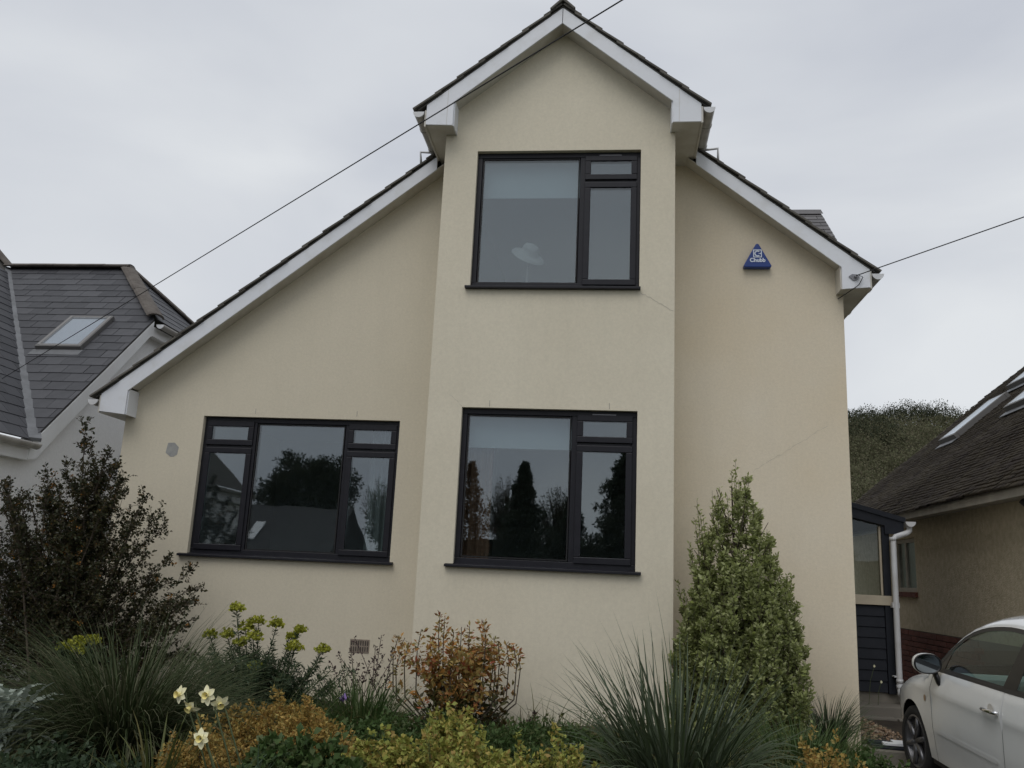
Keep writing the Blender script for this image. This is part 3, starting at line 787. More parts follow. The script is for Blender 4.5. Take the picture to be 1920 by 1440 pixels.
V2, T = cdt(arc); lg.add([(p[0], MY - .078, p[1]) for p in V2], T)
lg.add([(ax + .004, MY - .078, ec), (ax + .038, MY - .078, ec - .006), (ax + .038, MY - .078, ec + .006)], [(0, 1, 2)])
lg.build('emblem', 'alarm_white', al)
# cable bracket on the boxed eave
br = thing('cable_bracket', 'small grey cable fixing screwed to the white boxed eave end', 'bracket', (2.46, ym, 4.765))
MB().prism([(2.405, 4.775), (2.44, 4.80), (2.49, 4.795), (2.515, 4.77), (2.49, 4.735), (2.45, 4.73)], 'y', ym - .012, ym - .0005).build('plate', 'vent_metal', br)
MB().tube([(2.47, ym - .012, 4.765), (2.47, ym - .045, 4.77)], .014).build('eye', 'vent_metal', br)

# ------------------------------------------------------------------ neighbour on the left
nl = thing('neighbour_house', 'white rendered house with grey slate half-hipped roof and one roof window', 'house', (-8.5, 10.5, 0.2))
EX, EZ, EY = -6.5, 2.85, 8.97           # eave corner where valley, verge and eave meet
PT = 0.967
AY, AZ, AX = 12.4, 6.16, -7.83          # top of the half hip
HY = 11.12; HZ = EZ + PT * (HY - EY)    # where the half hip begins
HY2 = 2 * AY - HY
# wall facing our house, gable shape cut off by the half hip
MB().prism([(3.0, -.3), (2 * AY - EY, -.3), (2 * AY - EY, EZ - .12), (HY2, HZ - .14), (HY, HZ - .14), (EY + .1, EZ - .12), (3.0, EZ - .12)], 'x', -6.85, -6.62).build('wall', 'render_white', nl)
# roof boarding
VX = EX - (AY - EY)
rf = raw('roof', [(EX, EY, EZ), (EX, HY, HZ), (AX, AY, AZ), (VX, AY, AZ)] + [(EX, EY, EZ - .06), (EX, HY, HZ - .06), (AX, AY, AZ - .06), (VX, AY, AZ - .06)],
         [(0, 1, 2, 3), (7, 6, 5, 4), (0, 4, 5, 1)], 'roof_felt', nl)
raw('roof', [(EX + .03, HY, HZ), (EX + .03, HY2, HZ), (AX, AY, AZ)], [(0, 1, 2)], 'roof_felt', nl)
raw('roof', [(EX, 2 * AY - EY, EZ), (EX, HY2, HZ), (AX, AY, AZ), (VX, AY, AZ)], [(3, 2, 1, 0)], 'roof_felt', nl)
WRX = -11.2; WRZ = EZ + PT * (EX - WRX)
wing = raw('wing_roof', [(EX, 3.0, EZ), (EX, EY, EZ), (VX, AY, AZ), (WRX, AY, WRZ), (WRX, 3.0, WRZ)], [(0, 1, 2, 3, 4)], 'roof_felt', nl)
raw('wing_roof', [(WRX, 3.0, WRZ), (WRX, AY, WRZ), (WRX - 4.5, AY, EZ), (WRX - 4.5, 3.0, EZ)], [(0, 1, 2, 3)], 'roof_felt', nl)
# slates on the front slope: a = along +X from the valley side, b = up the slope
sl = math.hypot(1, PT)
slates(rf, (VX, EY, EZ), (1, 0, 0), (0, 1, PT), [(EX - VX, 0.03), (EX - VX, (HY - EY) * sl), (AX - VX, (AY - EY) * sl), (0.06, (AY - EY) * sl)], .30, .205, .007, 'slate')
# half hip slates: a along +Y
hl = math.hypot(EX - AX, AZ - HZ)
slates(rf, (EX + .03, HY, HZ), (0, 1, 0), (AX - EX, 0, AZ - HZ), [(0, 0), (HY2 - HY, 0), ((HY2 - HY) / 2, hl)], .30, .205, .007, 'slate')
# wing slope slates: a along +Y, b up slope (-X)
wl = math.hypot(1, PT)
slates(wing, (EX, 5.2, EZ), (0, 1, 0), (-1, 0, PT), [(1.6, 0), (EY - 5.2 - .05, 0), (EY - 5.2 - .05 + 3.3, 3.3 * wl), (1.6, 3.3 * wl)], .30, .205, .007, 'slate')
# lead valley, ridge and hip tiles
def strip(name, a, b, wd, mt, parent, lift=.02, nn=Vector((.0, -.3, 1))):
    a, b = Vector(a), Vector(b); d = (b - a).normalized(); s = d.cross(nn).normalized() * wd / 2; l = nn.normalized() * lift
    mb = MB(); mb.add([a - s + l, a + s + l, b + s + l, b - s + l, a - s - l, a + s - l, b + s - l, b - s - l], [(0, 1, 2, 3), (7, 6, 5, 4), (0, 4, 5, 1), (1, 5, 6, 2), (2, 6, 7, 3), (3, 7, 4, 0)])
    return mb.build(name, mt, parent)
strip('valley', (EX + .02, EY - .02, EZ + .01), (VX, AY, AZ + .01), .17, 'lead', nl, .022, Vector((.45, -.45, 1)))
def ridge_run(a, b, n, wd, parent, tl=.07, mt='ridge_clay'):
    a, b = Vector(a), Vector(b); d = (b - a) / n; dn = d.normalized(); s = dn.cross(Vector((0, 0, 1))).normalized(); u_ = s.cross(dn)
    for i in range(n):
        p = a + d * i + dn * random.uniform(-.006, .006); q = a + d * (i + 1.04)
        pr_ = []
        for k in range(7):
            t = math.pi * (.06 + .88 * k / 6); pr_.append((math.cos(t) * wd, math.sin(t) * tl - .02 + random.uniform(-.002, .002)))
        pr_ += [(x * .85, z - .018) for x, z in pr_[::-1]]
        k = len(pr_); g = 1 + .05 * (i % 2)
        mb = MB(); mb.add([p + s * x * g + u_ * z * g for x, z in pr_] + [q + s * x * g + u_ * z * g for x, z in pr_], [(j, (j + 1) % k, (j + 1) % k + k, j + k) for j in range(k)] + [tuple(range(k)), tuple(range(2 * k - 1, k - 1, -1))])
        mb.build('ridge_tile', mt, parent)
ridge_run((VX, AY, AZ + .03), (AX + .05, AY, AZ + .03), 5, .13, nl)
ridge_run((AX, AY, AZ + .03), (EX + .02, HY - .02, HZ + .05), 4, .12, nl)
ridge_run((AX, AY, AZ + .03), (EX + .02, HY2 + .02, HZ + .05), 4, .12, nl)
ridge_run((VX + .05, AY, AZ + .02), (WRX, AY, WRZ + .05), 4, .11, nl)
# verge board, half-hip eave, wing eave
def xboard(name, poly, x, th=.03, mt='white_paint'): return MB().prism(poly, 'x', x, x - th).build(name, mt, nl, bevel=.003)
xboard('bargeboard', [(EY - .03, EZ - .05), (HY, HZ - .02), (HY + .0, HZ - .24), (HY - .05, HZ - .26), (EY + .10, EZ - .20), (EY - .03, EZ - .22)], EX + .005)
xboard('fascia', [(HY, HZ - .1), (HY2, HZ - .1), (HY2, HZ - .24), (HY, HZ - .24)], EX + .006)
xboard('bargeboard', [(2 * AY - EY + .03, EZ - .05), (HY2, HZ - .02), (HY2, HZ - .24), (2 * AY - EY - .1, EZ - .2)], EX + .005)
MB().prism([(EY + .05, EZ - .21), (HY, HZ - .25), (HY, HZ - .235), (EY + .05, EZ - .195)], 'x', -6.62, EX - .025).build('soffit', 'white_paint', nl)
MB().box(-6.62, EX - .025, HY, HY2, HZ - .23, HZ - .215).build('soffit', 'white_paint', nl)
xboard('fascia', [(3.0, EZ - .06), (EY - .035, EZ - .06), (EY - .035, EZ - .23), (3.0, EZ - .23)], EX + .004)
MB().box(-6.62, EX - .027, 3.0, EY + .02, EZ - .225, EZ - .21).build('soffit', 'white_paint', nl)
gutter(EX + .075, EZ - .04, 3.0, EY - .01, .06, mt='gutter_grey', parent=nl)
gutter(EX + .085, HZ - .06, HY + .02, HY2 - .02, .055, mt='gutter_grey', parent=nl)
# roof window
def rooflight(parent, O, u, v, a0, a1, b0, b1, frame='rooflight_frame', hgt_=.075):
    O, u, v = Vector(O), Vector(u).normalized(), Vector(v).normalized(); n_ = u.cross(v)
    if n_.z < 0: n_ = -n_
    def bx(a, b, c, d, h0, h1):
        pts = [O + u * x + v * y + n_ * h for h in (h0, h1) for x, y in ((a, c), (b, c), (b, d), (a, d))]
        return pts, [(0, 3, 2, 1), (4, 5, 6, 7), (0, 1, 5, 4), (1, 2, 6, 5), (2, 3, 7, 6), (3, 0, 4, 7)]
    fr = MB()
    w_ = .07
    for q in ((a0, a1, b1 - w_, b1), (a0, a1, b0, b0 + w_), (a0, a0 + w_, b0 + w_, b1 - w_), (a1 - w_, a1, b0 + w_, b1 - w_)): fr.add(*bx(*q, .0, hgt_))
    fo = fr.build('roof_window', frame, parent, bevel=.006)
    MB().add(*bx(a0 + w_ - .005, a1 - w_ + .005, b0 + w_ - .005, b1 - w_ + .005, hgt_ - .014, hgt_ + .002)).build('pane', 'rooflight_glass', fo)
    MB().add(*bx(a0 + .03, a1 - .03, b0 + .03, b1 - .03, -.02, hgt_ - .018)).build('blind', 'rooflight_backing', fo)  # pale backing added to brighten the pane, standing in for reflected sky
    MB().add(*bx(a0 - .03, a1 + .03, b0 - .14, b0 - .002, .012, .022)).build('flashing', 'lead', fo)
    for q in ((a0 + .02, a0 + .055, b0 + .03, b1 - .02), (a1 - .055, a1 - .02, b0 + .03, b1 - .02), (a0 + .056, a1 - .056, b0 + .02, b0 + .05)):
        MB().add(*bx(*q, hgt_ - .001, hgt_ + .004)).build('cladding', 'rooflight_alu', fo)
    return fo
rooflight(nl, (VX, EY, EZ), (1, 0, 0), (0, 1, PT), -7.74 - VX, -7.08 - VX, (10.45 - EY) * sl, (11.10 - EY) * sl)

# ------------------------------------------------------------------ neighbour on the right
nr = thing('neighbour_bungalow', 'pebbledashed bungalow with mossy brown tiled roof and red brick plinth', 'house', (7, 13, 0.2))
WX, NY0, NY1 = 4.45, 9.2, 17.8
NP = 0.84; NEX, NEZ = 4.15, 2.75
WY0, WY1 = 13.35, 14.25
def xwall(name, outer, holes, x, depth, mt, parent):
    V2, T = cdt(outer, holes); mb = MB()
    mb.add([(x, p[0], p[1]) for p in V2], T)
    for lp in (outer, *holes):
        n = len(lp); mb.add([(x, p[0], p[1]) for p in lp] + [(x + depth, p[0], p[1]) for p in lp], [(i, (i + 1) % n, (i + 1) % n + n, i + n) for i in range(n)])
    return mb.build(name, mt, parent)
xwall('wall', rect(NY0, NY1, 1.10, 2.86), [rect(WY0, WY1, 1.64, 2.42)], WX, .12, 'pebbledash', nr)
MB().prism([(WX, -.2), (13, -.2), (13, 2.8), (WX + 4.2, 2.8 + NP * 4.2), (WX, 2.8)], 'y', NY1, NY1 + .2).build('gable_wall', 'pebbledash', nr)
MB().prism([(WX + .13, -.2), (13, -.2), (13, 2.8), (WX + 4.2, 2.8 + NP * 4.2), (WX + .13, 2.8)], 'y', NY0, NY0 + .2).build('gable_wall', 'pebbledash', nr)
pl = MB().box(WX + .004, WX + .13, NY0, NY1, -.2, 1.1).build('plinth', 'mortar', nr)
bme = bpy.data.meshes.new('brick'); bb = MB().box(-.012, .05, 0, .215, 0, .065); bme.from_pydata(bb.v, [], bb.f); bme.materials.append(MATS['brick'])
poff = nr.location
for r_ in range(10):
    for k in range(16):
        y = 11.2 + k * .225 + (.1125 if r_ % 2 else 0)
        b = bpy.data.objects.new('brick', bme); col.objects.link(b); b.parent = pl
        b.location = Vector((WX + random.uniform(-.003, .003), y, .345 + r_ * .075)) - poff - pl.location
# window in that wall
wf = MB()
for q in ((WY0 + .002, WY1 - .002, 2.36, 2.418), (WY0 + .002, WY1 - .002, 1.642, 1.70), (WY0 + .002, WY0 + .06, 1.70, 2.36), (WY1 - .06, WY1 - .002, 1.70, 2.36), (13.82, 13.88, 1.70, 2.36)):
    wf.box(WX + .03, WX + .09, q[0], q[1], q[2], q[3])
wfo = wf.build('window', 'eave_stone', nr)
for a, b in ((WY0 + .06, 13.82), (13.88, WY1 - .06)): MB().box(WX + .05, WX + .06, a, b, 1.70, 2.36).build('pane', 'window_glass', wfo)
MB().box(WX + .11, WX + .6, WY0 - .2, WY1 + .2, 1.5, 2.6).build('room', 'room_dark', nr)
for k in range(5):
    o_ = MB().box(WX - .035, WX + .04, WY0 - .03 + k * .19, WY0 - .03 + k * .19 + .18, 1.565, 1.635).build('brick', 'brick', wfo)
# roof: courses of small tiles
rl = math.hypot(1, NP)
nroof = raw('roof', [(NEX, NY0 - .2, NEZ - .02), (NEX, 18.0, NEZ - .02), (9.2, 18.0, NEZ - .02 + NP * (9.2 - NEX)), (9.2, NY0 - .2, NEZ - .02 + NP * (9.2 - NEX)), (14.2, 18.0, NEZ), (14.2, NY0 - .2, NEZ)], [(0, 1, 2, 3), (3, 2, 4, 5)], 'moss_tile', nr)
Vs, Fs = [], []
u_, v_, n_ = np.array([0, 1., 0]), np.array([1, 0, NP]) / rl, np.array([-NP, 0, 1]) / rl
gauge, tw = .085, .165
for r_ in range(76):
    lo = r_ * gauge
    for k in range(int(8.9 / tw)):
        y = NY0 - .15 + k * tw + (tw / 2 if r_ % 2 else 0)
        h = .007 + rng.uniform(0, .012); t0 = rng.uniform(-.014, .014); sag = .012 * math.sin(y * 1.3 + r_ * .2)
        p = np.array([NEX, y, NEZ]) + v_ * (lo + t0) + n_ * sag
        a, b = u_ * (tw - .006), v_ * (gauge + .03)
        quad = [p + n_ * h, p + a + n_ * (h + rng.uniform(-.004, .004)), p + a + b, p + b]
        n0 = len(Vs)
        Vs += quad + [p - n_ * .01, p + a - n_ * .01]
        Fs += [(n0, n0 + 1, n0 + 2, n0 + 3), (n0 + 4, n0 + 5, n0 + 1, n0)]
npmesh('roof_tiles', np.array(Vs), np.array(Fs), 'moss_tile', nr, 'stuff')
MB().box(NEX + .06, WX + .01, NY0, NY1, NEZ - .09, NEZ - .07).build('soffit', 'eave_stone', nr)
MB().box(NEX + .03, NEX + .06, NY0, NY1 + .1, NEZ - .11, NEZ - .015).build('fascia', 'eave_stone', nr)
MB().tube([(4.30, 9.6, 2.62), (4.38, 9.55, 2.52), (4.40, 9.45, 2.40), (4.40, 9.45, .3)], .035).build('downpipe', 'car_trim', nr, True)
ro = (NEX, 0, NEZ + .01)
rooflight(nr, ro, (0, 1, 0), (1, 0, NP), 15.35, 16.05, (5.92 - NEX) * rl, (6.85 - NEX) * rl, hgt_=.10)
rooflight(nr, ro, (0, 1, 0), (1, 0, NP), 13.2, 13.95, (6.15 - NEX) * rl, (7.2 - NEX) * rl, hgt_=.10)
rooflight(nr, ro, (0, 1, 0), (1, 0, NP), 15.35, 16.05, (7.15 - NEX) * rl, (8.0 - NEX) * rl, hgt_=.10)

# ------------------------------------------------------------------ side porch between the two houses
PY = 11.0
po = thing('side_porch', 'navy boarded lean-to porch with glazed upper panel beside the cream house', 'porch', (2.9, PY, 0.3))
MB().prism([(2.404, 2.74), (3.54, 2.44), (3.54, 2.50), (2.404, 2.80)], 'y', PY - .12, 13.5).build('roof', 'navy', po)
MB().prism([(2.404, 2.60), (3.30, 2.40), (3.30, 2.30), (3.52, 2.30), (3.52, 2.445), (2.404, 2.742)], 'y', PY - .10, PY - .075).build('fascia', 'navy', po)
MB().box(3.27, 3.355, PY - .07, PY + .02, .46, 2.39).build('post', 'navy', po, bevel=.004)
MB().box(3.245, 3.268, PY - .04, PY + .02, 1.575, 2.39).build('glazing_bead', 'cream_wood', po)
MB().box(2.406, 3.355, PY - .085, PY - .0705, 1.462, 1.572).build('rail', 'cream_wood', po, bevel=.004)
MB().box(2.406, 3.268, PY - .07, PY + .02, 1.462, 1.572).build('rail_core', 'navy', po)
for k in range(8):
    z = .475 + k * .1225
    MB().prism([(PY - .056, z), (PY - .042, z + .119), (PY - .02, z + .119), (PY - .02, z)], 'x', 2.408, 3.268).build('plank', 'navy', po, bevel=.003)
MB().box(2.406, 3.245, PY - .012, PY - .002, 1.575, 2.60).build('pane', 'porch_glass', po)
MB().box(2.404, 3.4, PY - .02, 13.4, .40, .455).build('floor', 'concrete', po)
MB().box(2.404, 3.5, 13.3, 13.4, .455, 2.45).build('back_wall', 'terracotta_grey', po)
MB().box(3.34, 3.40, PY + .02, 13.3, .455, 1.5).build('side_wall', 'navy', po)
MB().box(2.404, 2.75, PY + 1.0, PY + 1.5, .455, 1.95).build('cupboard', 'room_dark', po)
MB().box(2.9, 3.3, PY + 1.3, PY + 1.6, .455, 1.85).build('cupboard', 'room_dark', po)
st = MB().box(2.43, 3.75, PY - .42, PY - .025, .12, .36).build('step', 'paving', po, bevel=.012)
MB().box(2.405, 3.45, PY - .022, PY + .05, .25, .472).build('footing', 'concrete', po)
gutter(3.585, 2.45, PY - .16, 13.4, .055, mt='pipe_white', parent=po)
dp = MB().tube([(3.585, PY - .09, 2.40), (3.585, PY - .09, 2.345), (3.545, PY - .11, 2.315), (3.405, PY - .15, 2.265), (3.375, PY - .15, 2.235), (3.372, PY - .15, 1.5), (3.368, PY - .15, .56), (3.368, PY - .16, .52), (3.355, PY - .22, .475)], .034, 12).build('downpipe', 'pipe_white', po, True)
for z in (2.24, .62, .555): MB().tube([(3.37, PY - .15, z - .02), (3.37, PY - .15, z + .02)], .039, 12).build('collar', 'pipe_white', dp, True)
MB().box(3.33, 3.41, PY - .16, PY - .075, 1.44, 1.50).build('pipe_clip', 'pipe_white', dp)
MB().box(3.31, 3.40, PY - .16, PY - .065, .66, .675).build('pipe_clip', 'pipe_white', dp)
# wilted stems against the boards
wp = thing('wall_plant', 'thin wilted stems with tiny pale heads against the navy boards', 'plant', (3.0, 10.75, .36))
mb = MB()
for x, h, dx in ((2.85, .30, -.06), (2.98, .42, .08), (3.08, .25, .05)):
    mb.tube([(x, 10.72, .36), (x + dx * .4, 10.74, .36 + h * .6), (x + dx, 10.73, .36 + h)], .003, 5)
mb.build('stem', 'stem_green', wp)
for x, z in ((2.79, .66), (3.06, .78), (3.13, .61)):
    MB().prism([(x - .012, z - .008), (x, z - .016), (x + .012, z), (x, z + .016), (x - .01, z + .01)], 'y', 10.722, 10.736).build('seed_head', 'petal_cream', wp)

# ------------------------------------------------------------------ cables
def cable(name, a, b, sag, r_, label):
    a, b = Vector(a), Vector(b)
    pts = [a.lerp(b, t / 40) - Vector((0, 0, sag * 4 * (t / 40) * (1 - t / 40))) for t in range(41)]
    o_ = MB().tube(pts, r_, 6).build(name, 'cable_black', None, True)
    tag(o_, label, 'cable')
PT_ = Vector((0, 0, 1.6)) + Vector((0.84317, -0.50087, 0.19545)) * 28
cable('overhead_cable', PT_, (-7.22, 9.25, 3.62), .0, .0042, 'dark overhead cable slanting across the sky in front of the bay gable')
cable('overhead_cable', (2.47, ym - .045, 4.77), PT_, .0, .0055, 'thin overhead wire running from the boxed eave end out to a pole')
o_ = MB().tube([(2.50, ym - .045, 4.772), (2.54, ym - .03, 4.76), (2.50, ym - .02, 4.68), (2.44, ym - .005, 4.635), (2.37, MY - .03, 4.615), (2.345, MY - .012, 4.60)], .005, 6).build('drop_wire', 'cable_black', None, True)
tag(o_, 'short black wire looping from the eave fixing under the soffit', 'wire')
tp = thing('telegraph_pole', 'wooden telegraph pole at the roadside carrying the overhead wires', 'pole', (PT_.x, PT_.y, -.4))
MB().tube([(PT_.x, PT_.y, -.6), (PT_.x, PT_.y, PT_.z + .6)], .14, 12, .10).build('shaft', 'pole_wood', tp, True)
MB().box(PT_.x - .5, PT_.x + .5, PT_.y - .05, PT_.y + .05, PT_.z - .1, PT_.z + .02).build('crossarm', 'pole_wood', tp)

# ------------------------------------------------------------------ parked car
th_, ph_ = -0.0563, 0.048
cH = Vector((math.sin(th_) * math.cos(ph_), math.cos(th_) * math.cos(ph_), math.sin(ph_)))
cR = Vector((math.cos(th_), -math.sin(th_), 0)); cU = cR.cross(cH)
cO = Vector((2.574, 8.978, 0.115))
def CP(l, x, z): return cO - cH * l + cR * (x + .8135) + cU * z
def herm(xs, ys):
    xs = np.array(xs, float); ys = np.array(ys, float)
    d = np.diff(ys) / np.diff(xs); mm_ = np.zeros(len(xs)); mm_[0], mm_[-1] = d[0], d[-1]
    for i in range(1, len(xs) - 1):
        mm_[i] = 0 if d[i - 1] * d[i] <= 0 else 2 * d[i - 1] * d[i] / (d[i - 1] + d[i])
    def f(x):
        x = min(max(x, xs[0]), xs[-1]); i = min(int(np.searchsorted(xs, x, 'right')) - 1, len(xs) - 2)
        h = xs[i + 1] - xs[i]; t = (x - xs[i]) / h
        return float((2 * t**3 - 3 * t**2 + 1) * ys[i] + (t**3 - 2 * t**2 + t) * h * mm_[i] + (-2 * t**3 + 3 * t**2) * ys[i + 1] + (t**3 - t**2) * h * mm_[i + 1])
    return f
ztop = herm([0, .03, .12, .3, .55, .8, 1.0, 1.15, 1.35, 1.6, 1.85, 2.15, 2.5, 2.85, 3.1, 3.3, 3.42, 3.5, 3.546],
            [.52, .62, .74, .835, .905, .955, .995, 1.10, 1.275, 1.425, 1.49, 1.515, 1.505, 1.46, 1.38, 1.21, 1.03, .90, .70])
plan = herm([0, .05, .15, .35, .7, 1.1, 1.6, 2.2, 2.8, 3.15, 3.4, 3.5, 3.546], [.42, .55, .655, .735, .79, .808, .8135, .8135, .808, .78, .70, .62, .5])
vs_ = herm([.15, .22, .35, .55, .70, .80, .90, .96, 1.05, 1.2, 1.32, 1.42, 1.5], [.90, .945, .975, 1.0, .995, .99, .965, .935, .895, .825, .765, .70, .64])
hroll = herm([0, .5, .95, 1.3, 1.7, 2.6, 3.1, 3.546], [.20, .22, .20, .14, .135, .15, .2, .3])
def half_w(l, z):
    zt, h = ztop(l), hroll(l)
    wv = plan(l) * vs_(z)
    t = (z - (zt - h)) / h
    if t > 0: wv *= max(0.0, 1 - min(t, 1) ** 2.3) ** (1 / 2.3)
    if .72 < z < .84: wv += .011 * (1 - abs(z - .80) / .04 if z > .80 else (z - .72) / .08)      # waist crease
    return wv
def side_panel(name, poly, mt, parent, holes=(), step=.045, off=0.0, s=-1):
    V2, T = cdt(poly, holes, step)
    V = [CP(l, s * (half_w(l, z) + off), z) for l, z in V2]
    if s < 0: T = [t[::-1] for t in T]
    # keep outward facing
    me = bpy.data.meshes.new(name); me.from_pydata([tuple(v) for v in V], [], T); me.update()
    nr_ = []
    for l, z in V2:
        e = .012
        a = CP(l + e, s * half_w(l + e, z), z) - CP(l - e, s * half_w(l - e, z), z)
        b = CP(l, s * half_w(l, z + e), z + e) - CP(l, s * half_w(l, z - e), z - e)
        n_ = a.cross(b).normalized()
        if n_.dot(cR) * s < 0: n_ = -n_
        nr_.append(n_)
    bm = bmesh.new(); bm.from_mesh(me)
    for f in bm.faces:
        f.normal_update()
        if f.normal.dot(cR) * s < 0: f.normal_flip()
    bm.to_mesh(me); bm.free()
    for p in me.polygons: p.use_smooth = True
    me.normals_split_custom_set_from_vertices(nr_)
    return link(name, me, mt, parent)
car = thing('parked_car', 'small white hatchback parked nose towards the houses on the drive', 'car', cO + cR * .8135 - cH * 1.7)
def arch(cx, r_, a0, a1, n=18): return [(cx + r_ * math.cos(R(a0 + (a1 - a0) * i / n)), .30 + r_ * math.sin(R(a0 + (a1 - a0) * i / n))) for i in range(n + 1)]
def top_edge(l): return ztop(l) - hroll(l) * .45
def lrange(a, b, n): return [a + (b - a) * i / n for i in range(n + 1)]
FA, RA, AR = .73, 3.03, .335
belt = lambda l: .948 + .018 * (l - 1.2)
wtop = lambda l: ztop(l) - .125 - .02 * max(0, 1.5 - l)
for s in (-1, 1):
    # front wing
    wing_p = [(1.195, .24)] + arch(FA, AR, -10, 190)[0:0] + [(FA + AR, .24)] + arch(FA, AR, 0, 180) + [(FA - AR, .24), (.02, .24), (.01, .42)] + [(l, top_edge(l)) for l in lrange(.03, 1.10, 14)] + [(1.165, belt(1.165) - .01), (1.175, .80), (1.195, .5)]
    side_panel('front_wing', wing_p, 'car_white', car, s=s)
    door_p = [(1.201, .24), (2.33, .24), (2.345, .45), (2.335, .70), (2.295, belt(2.295) - .004), (1.171, belt(1.171) - .004), (1.181, .80), (1.201, .5)]
    door = side_panel('door', door_p, 'car_white', car, s=s)
    rear_p = [(2.336, .24), (RA - AR, .24)] + arch(RA, AR, 180, 0) + [(RA + AR, .24), (3.53, .26), (3.54, .6), (3.46, .85), (3.36, top_edge(3.36))] + [(l, belt(l) - .004) for l in lrange(3.2, 2.30, 6)] + [(2.341, .70), (2.351, .45)]
    side_panel('rear_quarter', rear_p, 'car_white', car, s=s)
    # upper frame: pillars and cant rail round the side glass
    glass_o = [(1.155, belt(1.155))] + [(2.97, belt(2.97))] + [(3.02, 1.10)] + [(l, wtop(l)) for l in lrange(2.88, 1.30, 16)] + [(1.22, wtop(1.25) - .03)]
    up_o = [(1.105, belt(1.1) - .002), (3.2, belt(3.2) - .002), (3.36, top_edge(3.36) - .002)] + [(l, top_edge(l)) for l in lrange(3.3, 1.12, 26)]
    side_panel('side_frame', up_o, 'car_white', car, holes=[glass_o], s=s, step=.05)
    def inset(l, z, d): return (l + (2.0 - l) * d / .9, z + (1.15 - z) * d / .2)
    ring_i = [(1.225, belt(1.2) + .028), (2.93, belt(2.93) + .028), (2.965, 1.10)] + [(l, wtop(l) - .030) for l in lrange(2.84, 1.36, 14)] + [(1.30, wtop(1.30) - .045)]
    side_panel('window_trim', glass_o, 'car_trim', car, holes=[ring_i], s=s, off=-.004)
    side_panel('belt_trim', [(1.13, belt(1.13) - .006), (2.95, belt(2.95) - .006), (2.95, belt(2.95) + .026), (1.13, belt(1.13) + .026)], 'car_trim', car, s=s, off=.004)
    side_panel('sail_panel', [(1.225, belt(1.2) + .026), (1.325, belt(1.3) + .026), (1.375, wtop(1.375) - .028), (1.30, wtop(1.30) - .043)], 'car_black', car, s=s, off=-.006)
    side_panel('side_window', [(1.318, belt(1.3) + .026), (2.252, belt(2.2) + .026), (2.33, wtop(2.33) - .028)] + [(l, wtop(l) - .028) for l in lrange(2.2, 1.38, 8)], 'car_glass', car, s=s, off=-.010)
    side_panel('door_pillar', [(2.25, belt(2.25) + .024), (2.43, belt(2.43) + .024), (2.47, wtop(2.47) - .028), (2.33, wtop(2.33) - .028)], 'car_black', car, s=s, off=-.005)
    side_panel('side_window', [(2.43, belt(2.4) + .026), (2.94, belt(2.9) + .026), (2.967, 1.10), (2.84, wtop(2.84) - .028), (2.47, wtop(2.47) - .028)], 'car_glass', car, s=s, off=-.010)
    # door handle, rubbing strip, side repeater
    hl_ = 2.19; hz = .815
    mb = MB(); n = 20
    V = [CP(hl_ + .045 * math.cos(2 * math.pi * k / n), s * (half_w(hl_, hz) + .0015), hz + .05 * math.sin(2 * math.pi * k / n)) for k in range(n)]
    mb.add(V, [tuple(range(n))]); mb.build('handle_cup', 'soffit_upvc', door)
    pts = [CP(hl_ - .10, s * (half_w(hl_, hz) + .004), hz - .005), CP(hl_ - .07, s * (half_w(hl_, hz) + .028), hz), CP(hl_ + .05, s * (half_w(hl_, hz) + .036), hz + .004), CP(hl_ + .10, s * (half_w(hl_, hz) + .02), hz + .004), CP(hl_ + .115, s * (half_w(hl_, hz) + .004), hz + .004)]
    mb = MB().tube(pts, .013, 10, .016); mb.build('handle', 'chrome', door, True)
    strip_p = [(1.30, .475), (2.26, .475), (2.275, .490), (2.26, .505), (1.30, .505), (1.285, .490)]
    side_panel('rubbing_strip', strip_p, 'car_white', door, s=s, off=.011)
    mb = MB(); ln = [CP(l, s * (half_w(l, z) + o), z) for l in (1.285, 2.275) for z, o in ((.475, 0), (.475, .011), (.505, .011), (.505, 0))]
    V = [CP(1.055 + .022 * math.cos(2 * math.pi * k / n), s * (half_w(1.055, .705) + .004), .705 + .026 * math.sin(2 * math.pi * k / n)) for k in range(n)]
    MB().add(V, [tuple(range(n))]).build('side_repeater', 'lamp_amber', car)
    # door mirror
    mo = MB(); rows = []
    ml, mx_, mz_ = 1.335, .885, 1.012
    prof = [(0.0, 1.0), (-.02, 1.03), (-.05, .98), (-.085, .80), (-.108, .52), (-.118, .2)]
    nseg = 24
    for dl_, sc_ in prof:
        rows += [CP(ml + dl_, s * (mx_ + .108 * sc_ * math.copysign(abs(math.cos(a)) ** .85, math.cos(a))), mz_ + (.012 if math.cos(a) < 0 else 0) * 0 + .079 * sc_ * math.copysign(abs(math.sin(a)) ** .85, math.sin(a))) for a in [2 * math.pi * k / nseg for k in range(nseg)]]
    mo.add(rows, [(i * nseg + k, i * nseg + (k + 1) % nseg, (i + 1) * nseg + (k + 1) % nseg, (i + 1) * nseg + k) for i in range(len(prof) - 1) for k in range(nseg)] + [tuple(range((len(prof) - 1) * nseg, len(prof) * nseg))])
    mro = mo.build('door_mirror', 'car_white', car, True)
    el = lambda sc_, dl_: [CP(ml + dl_, s * (mx_ + .108 * sc_ * math.copysign(abs(math.cos(a)) ** .85, math.cos(a))), mz_ + .079 * sc_ * math.copysign(abs(math.sin(a)) ** .85, math.sin(a))) for a in [2 * math.pi * k / nseg for k in range(nseg)]]
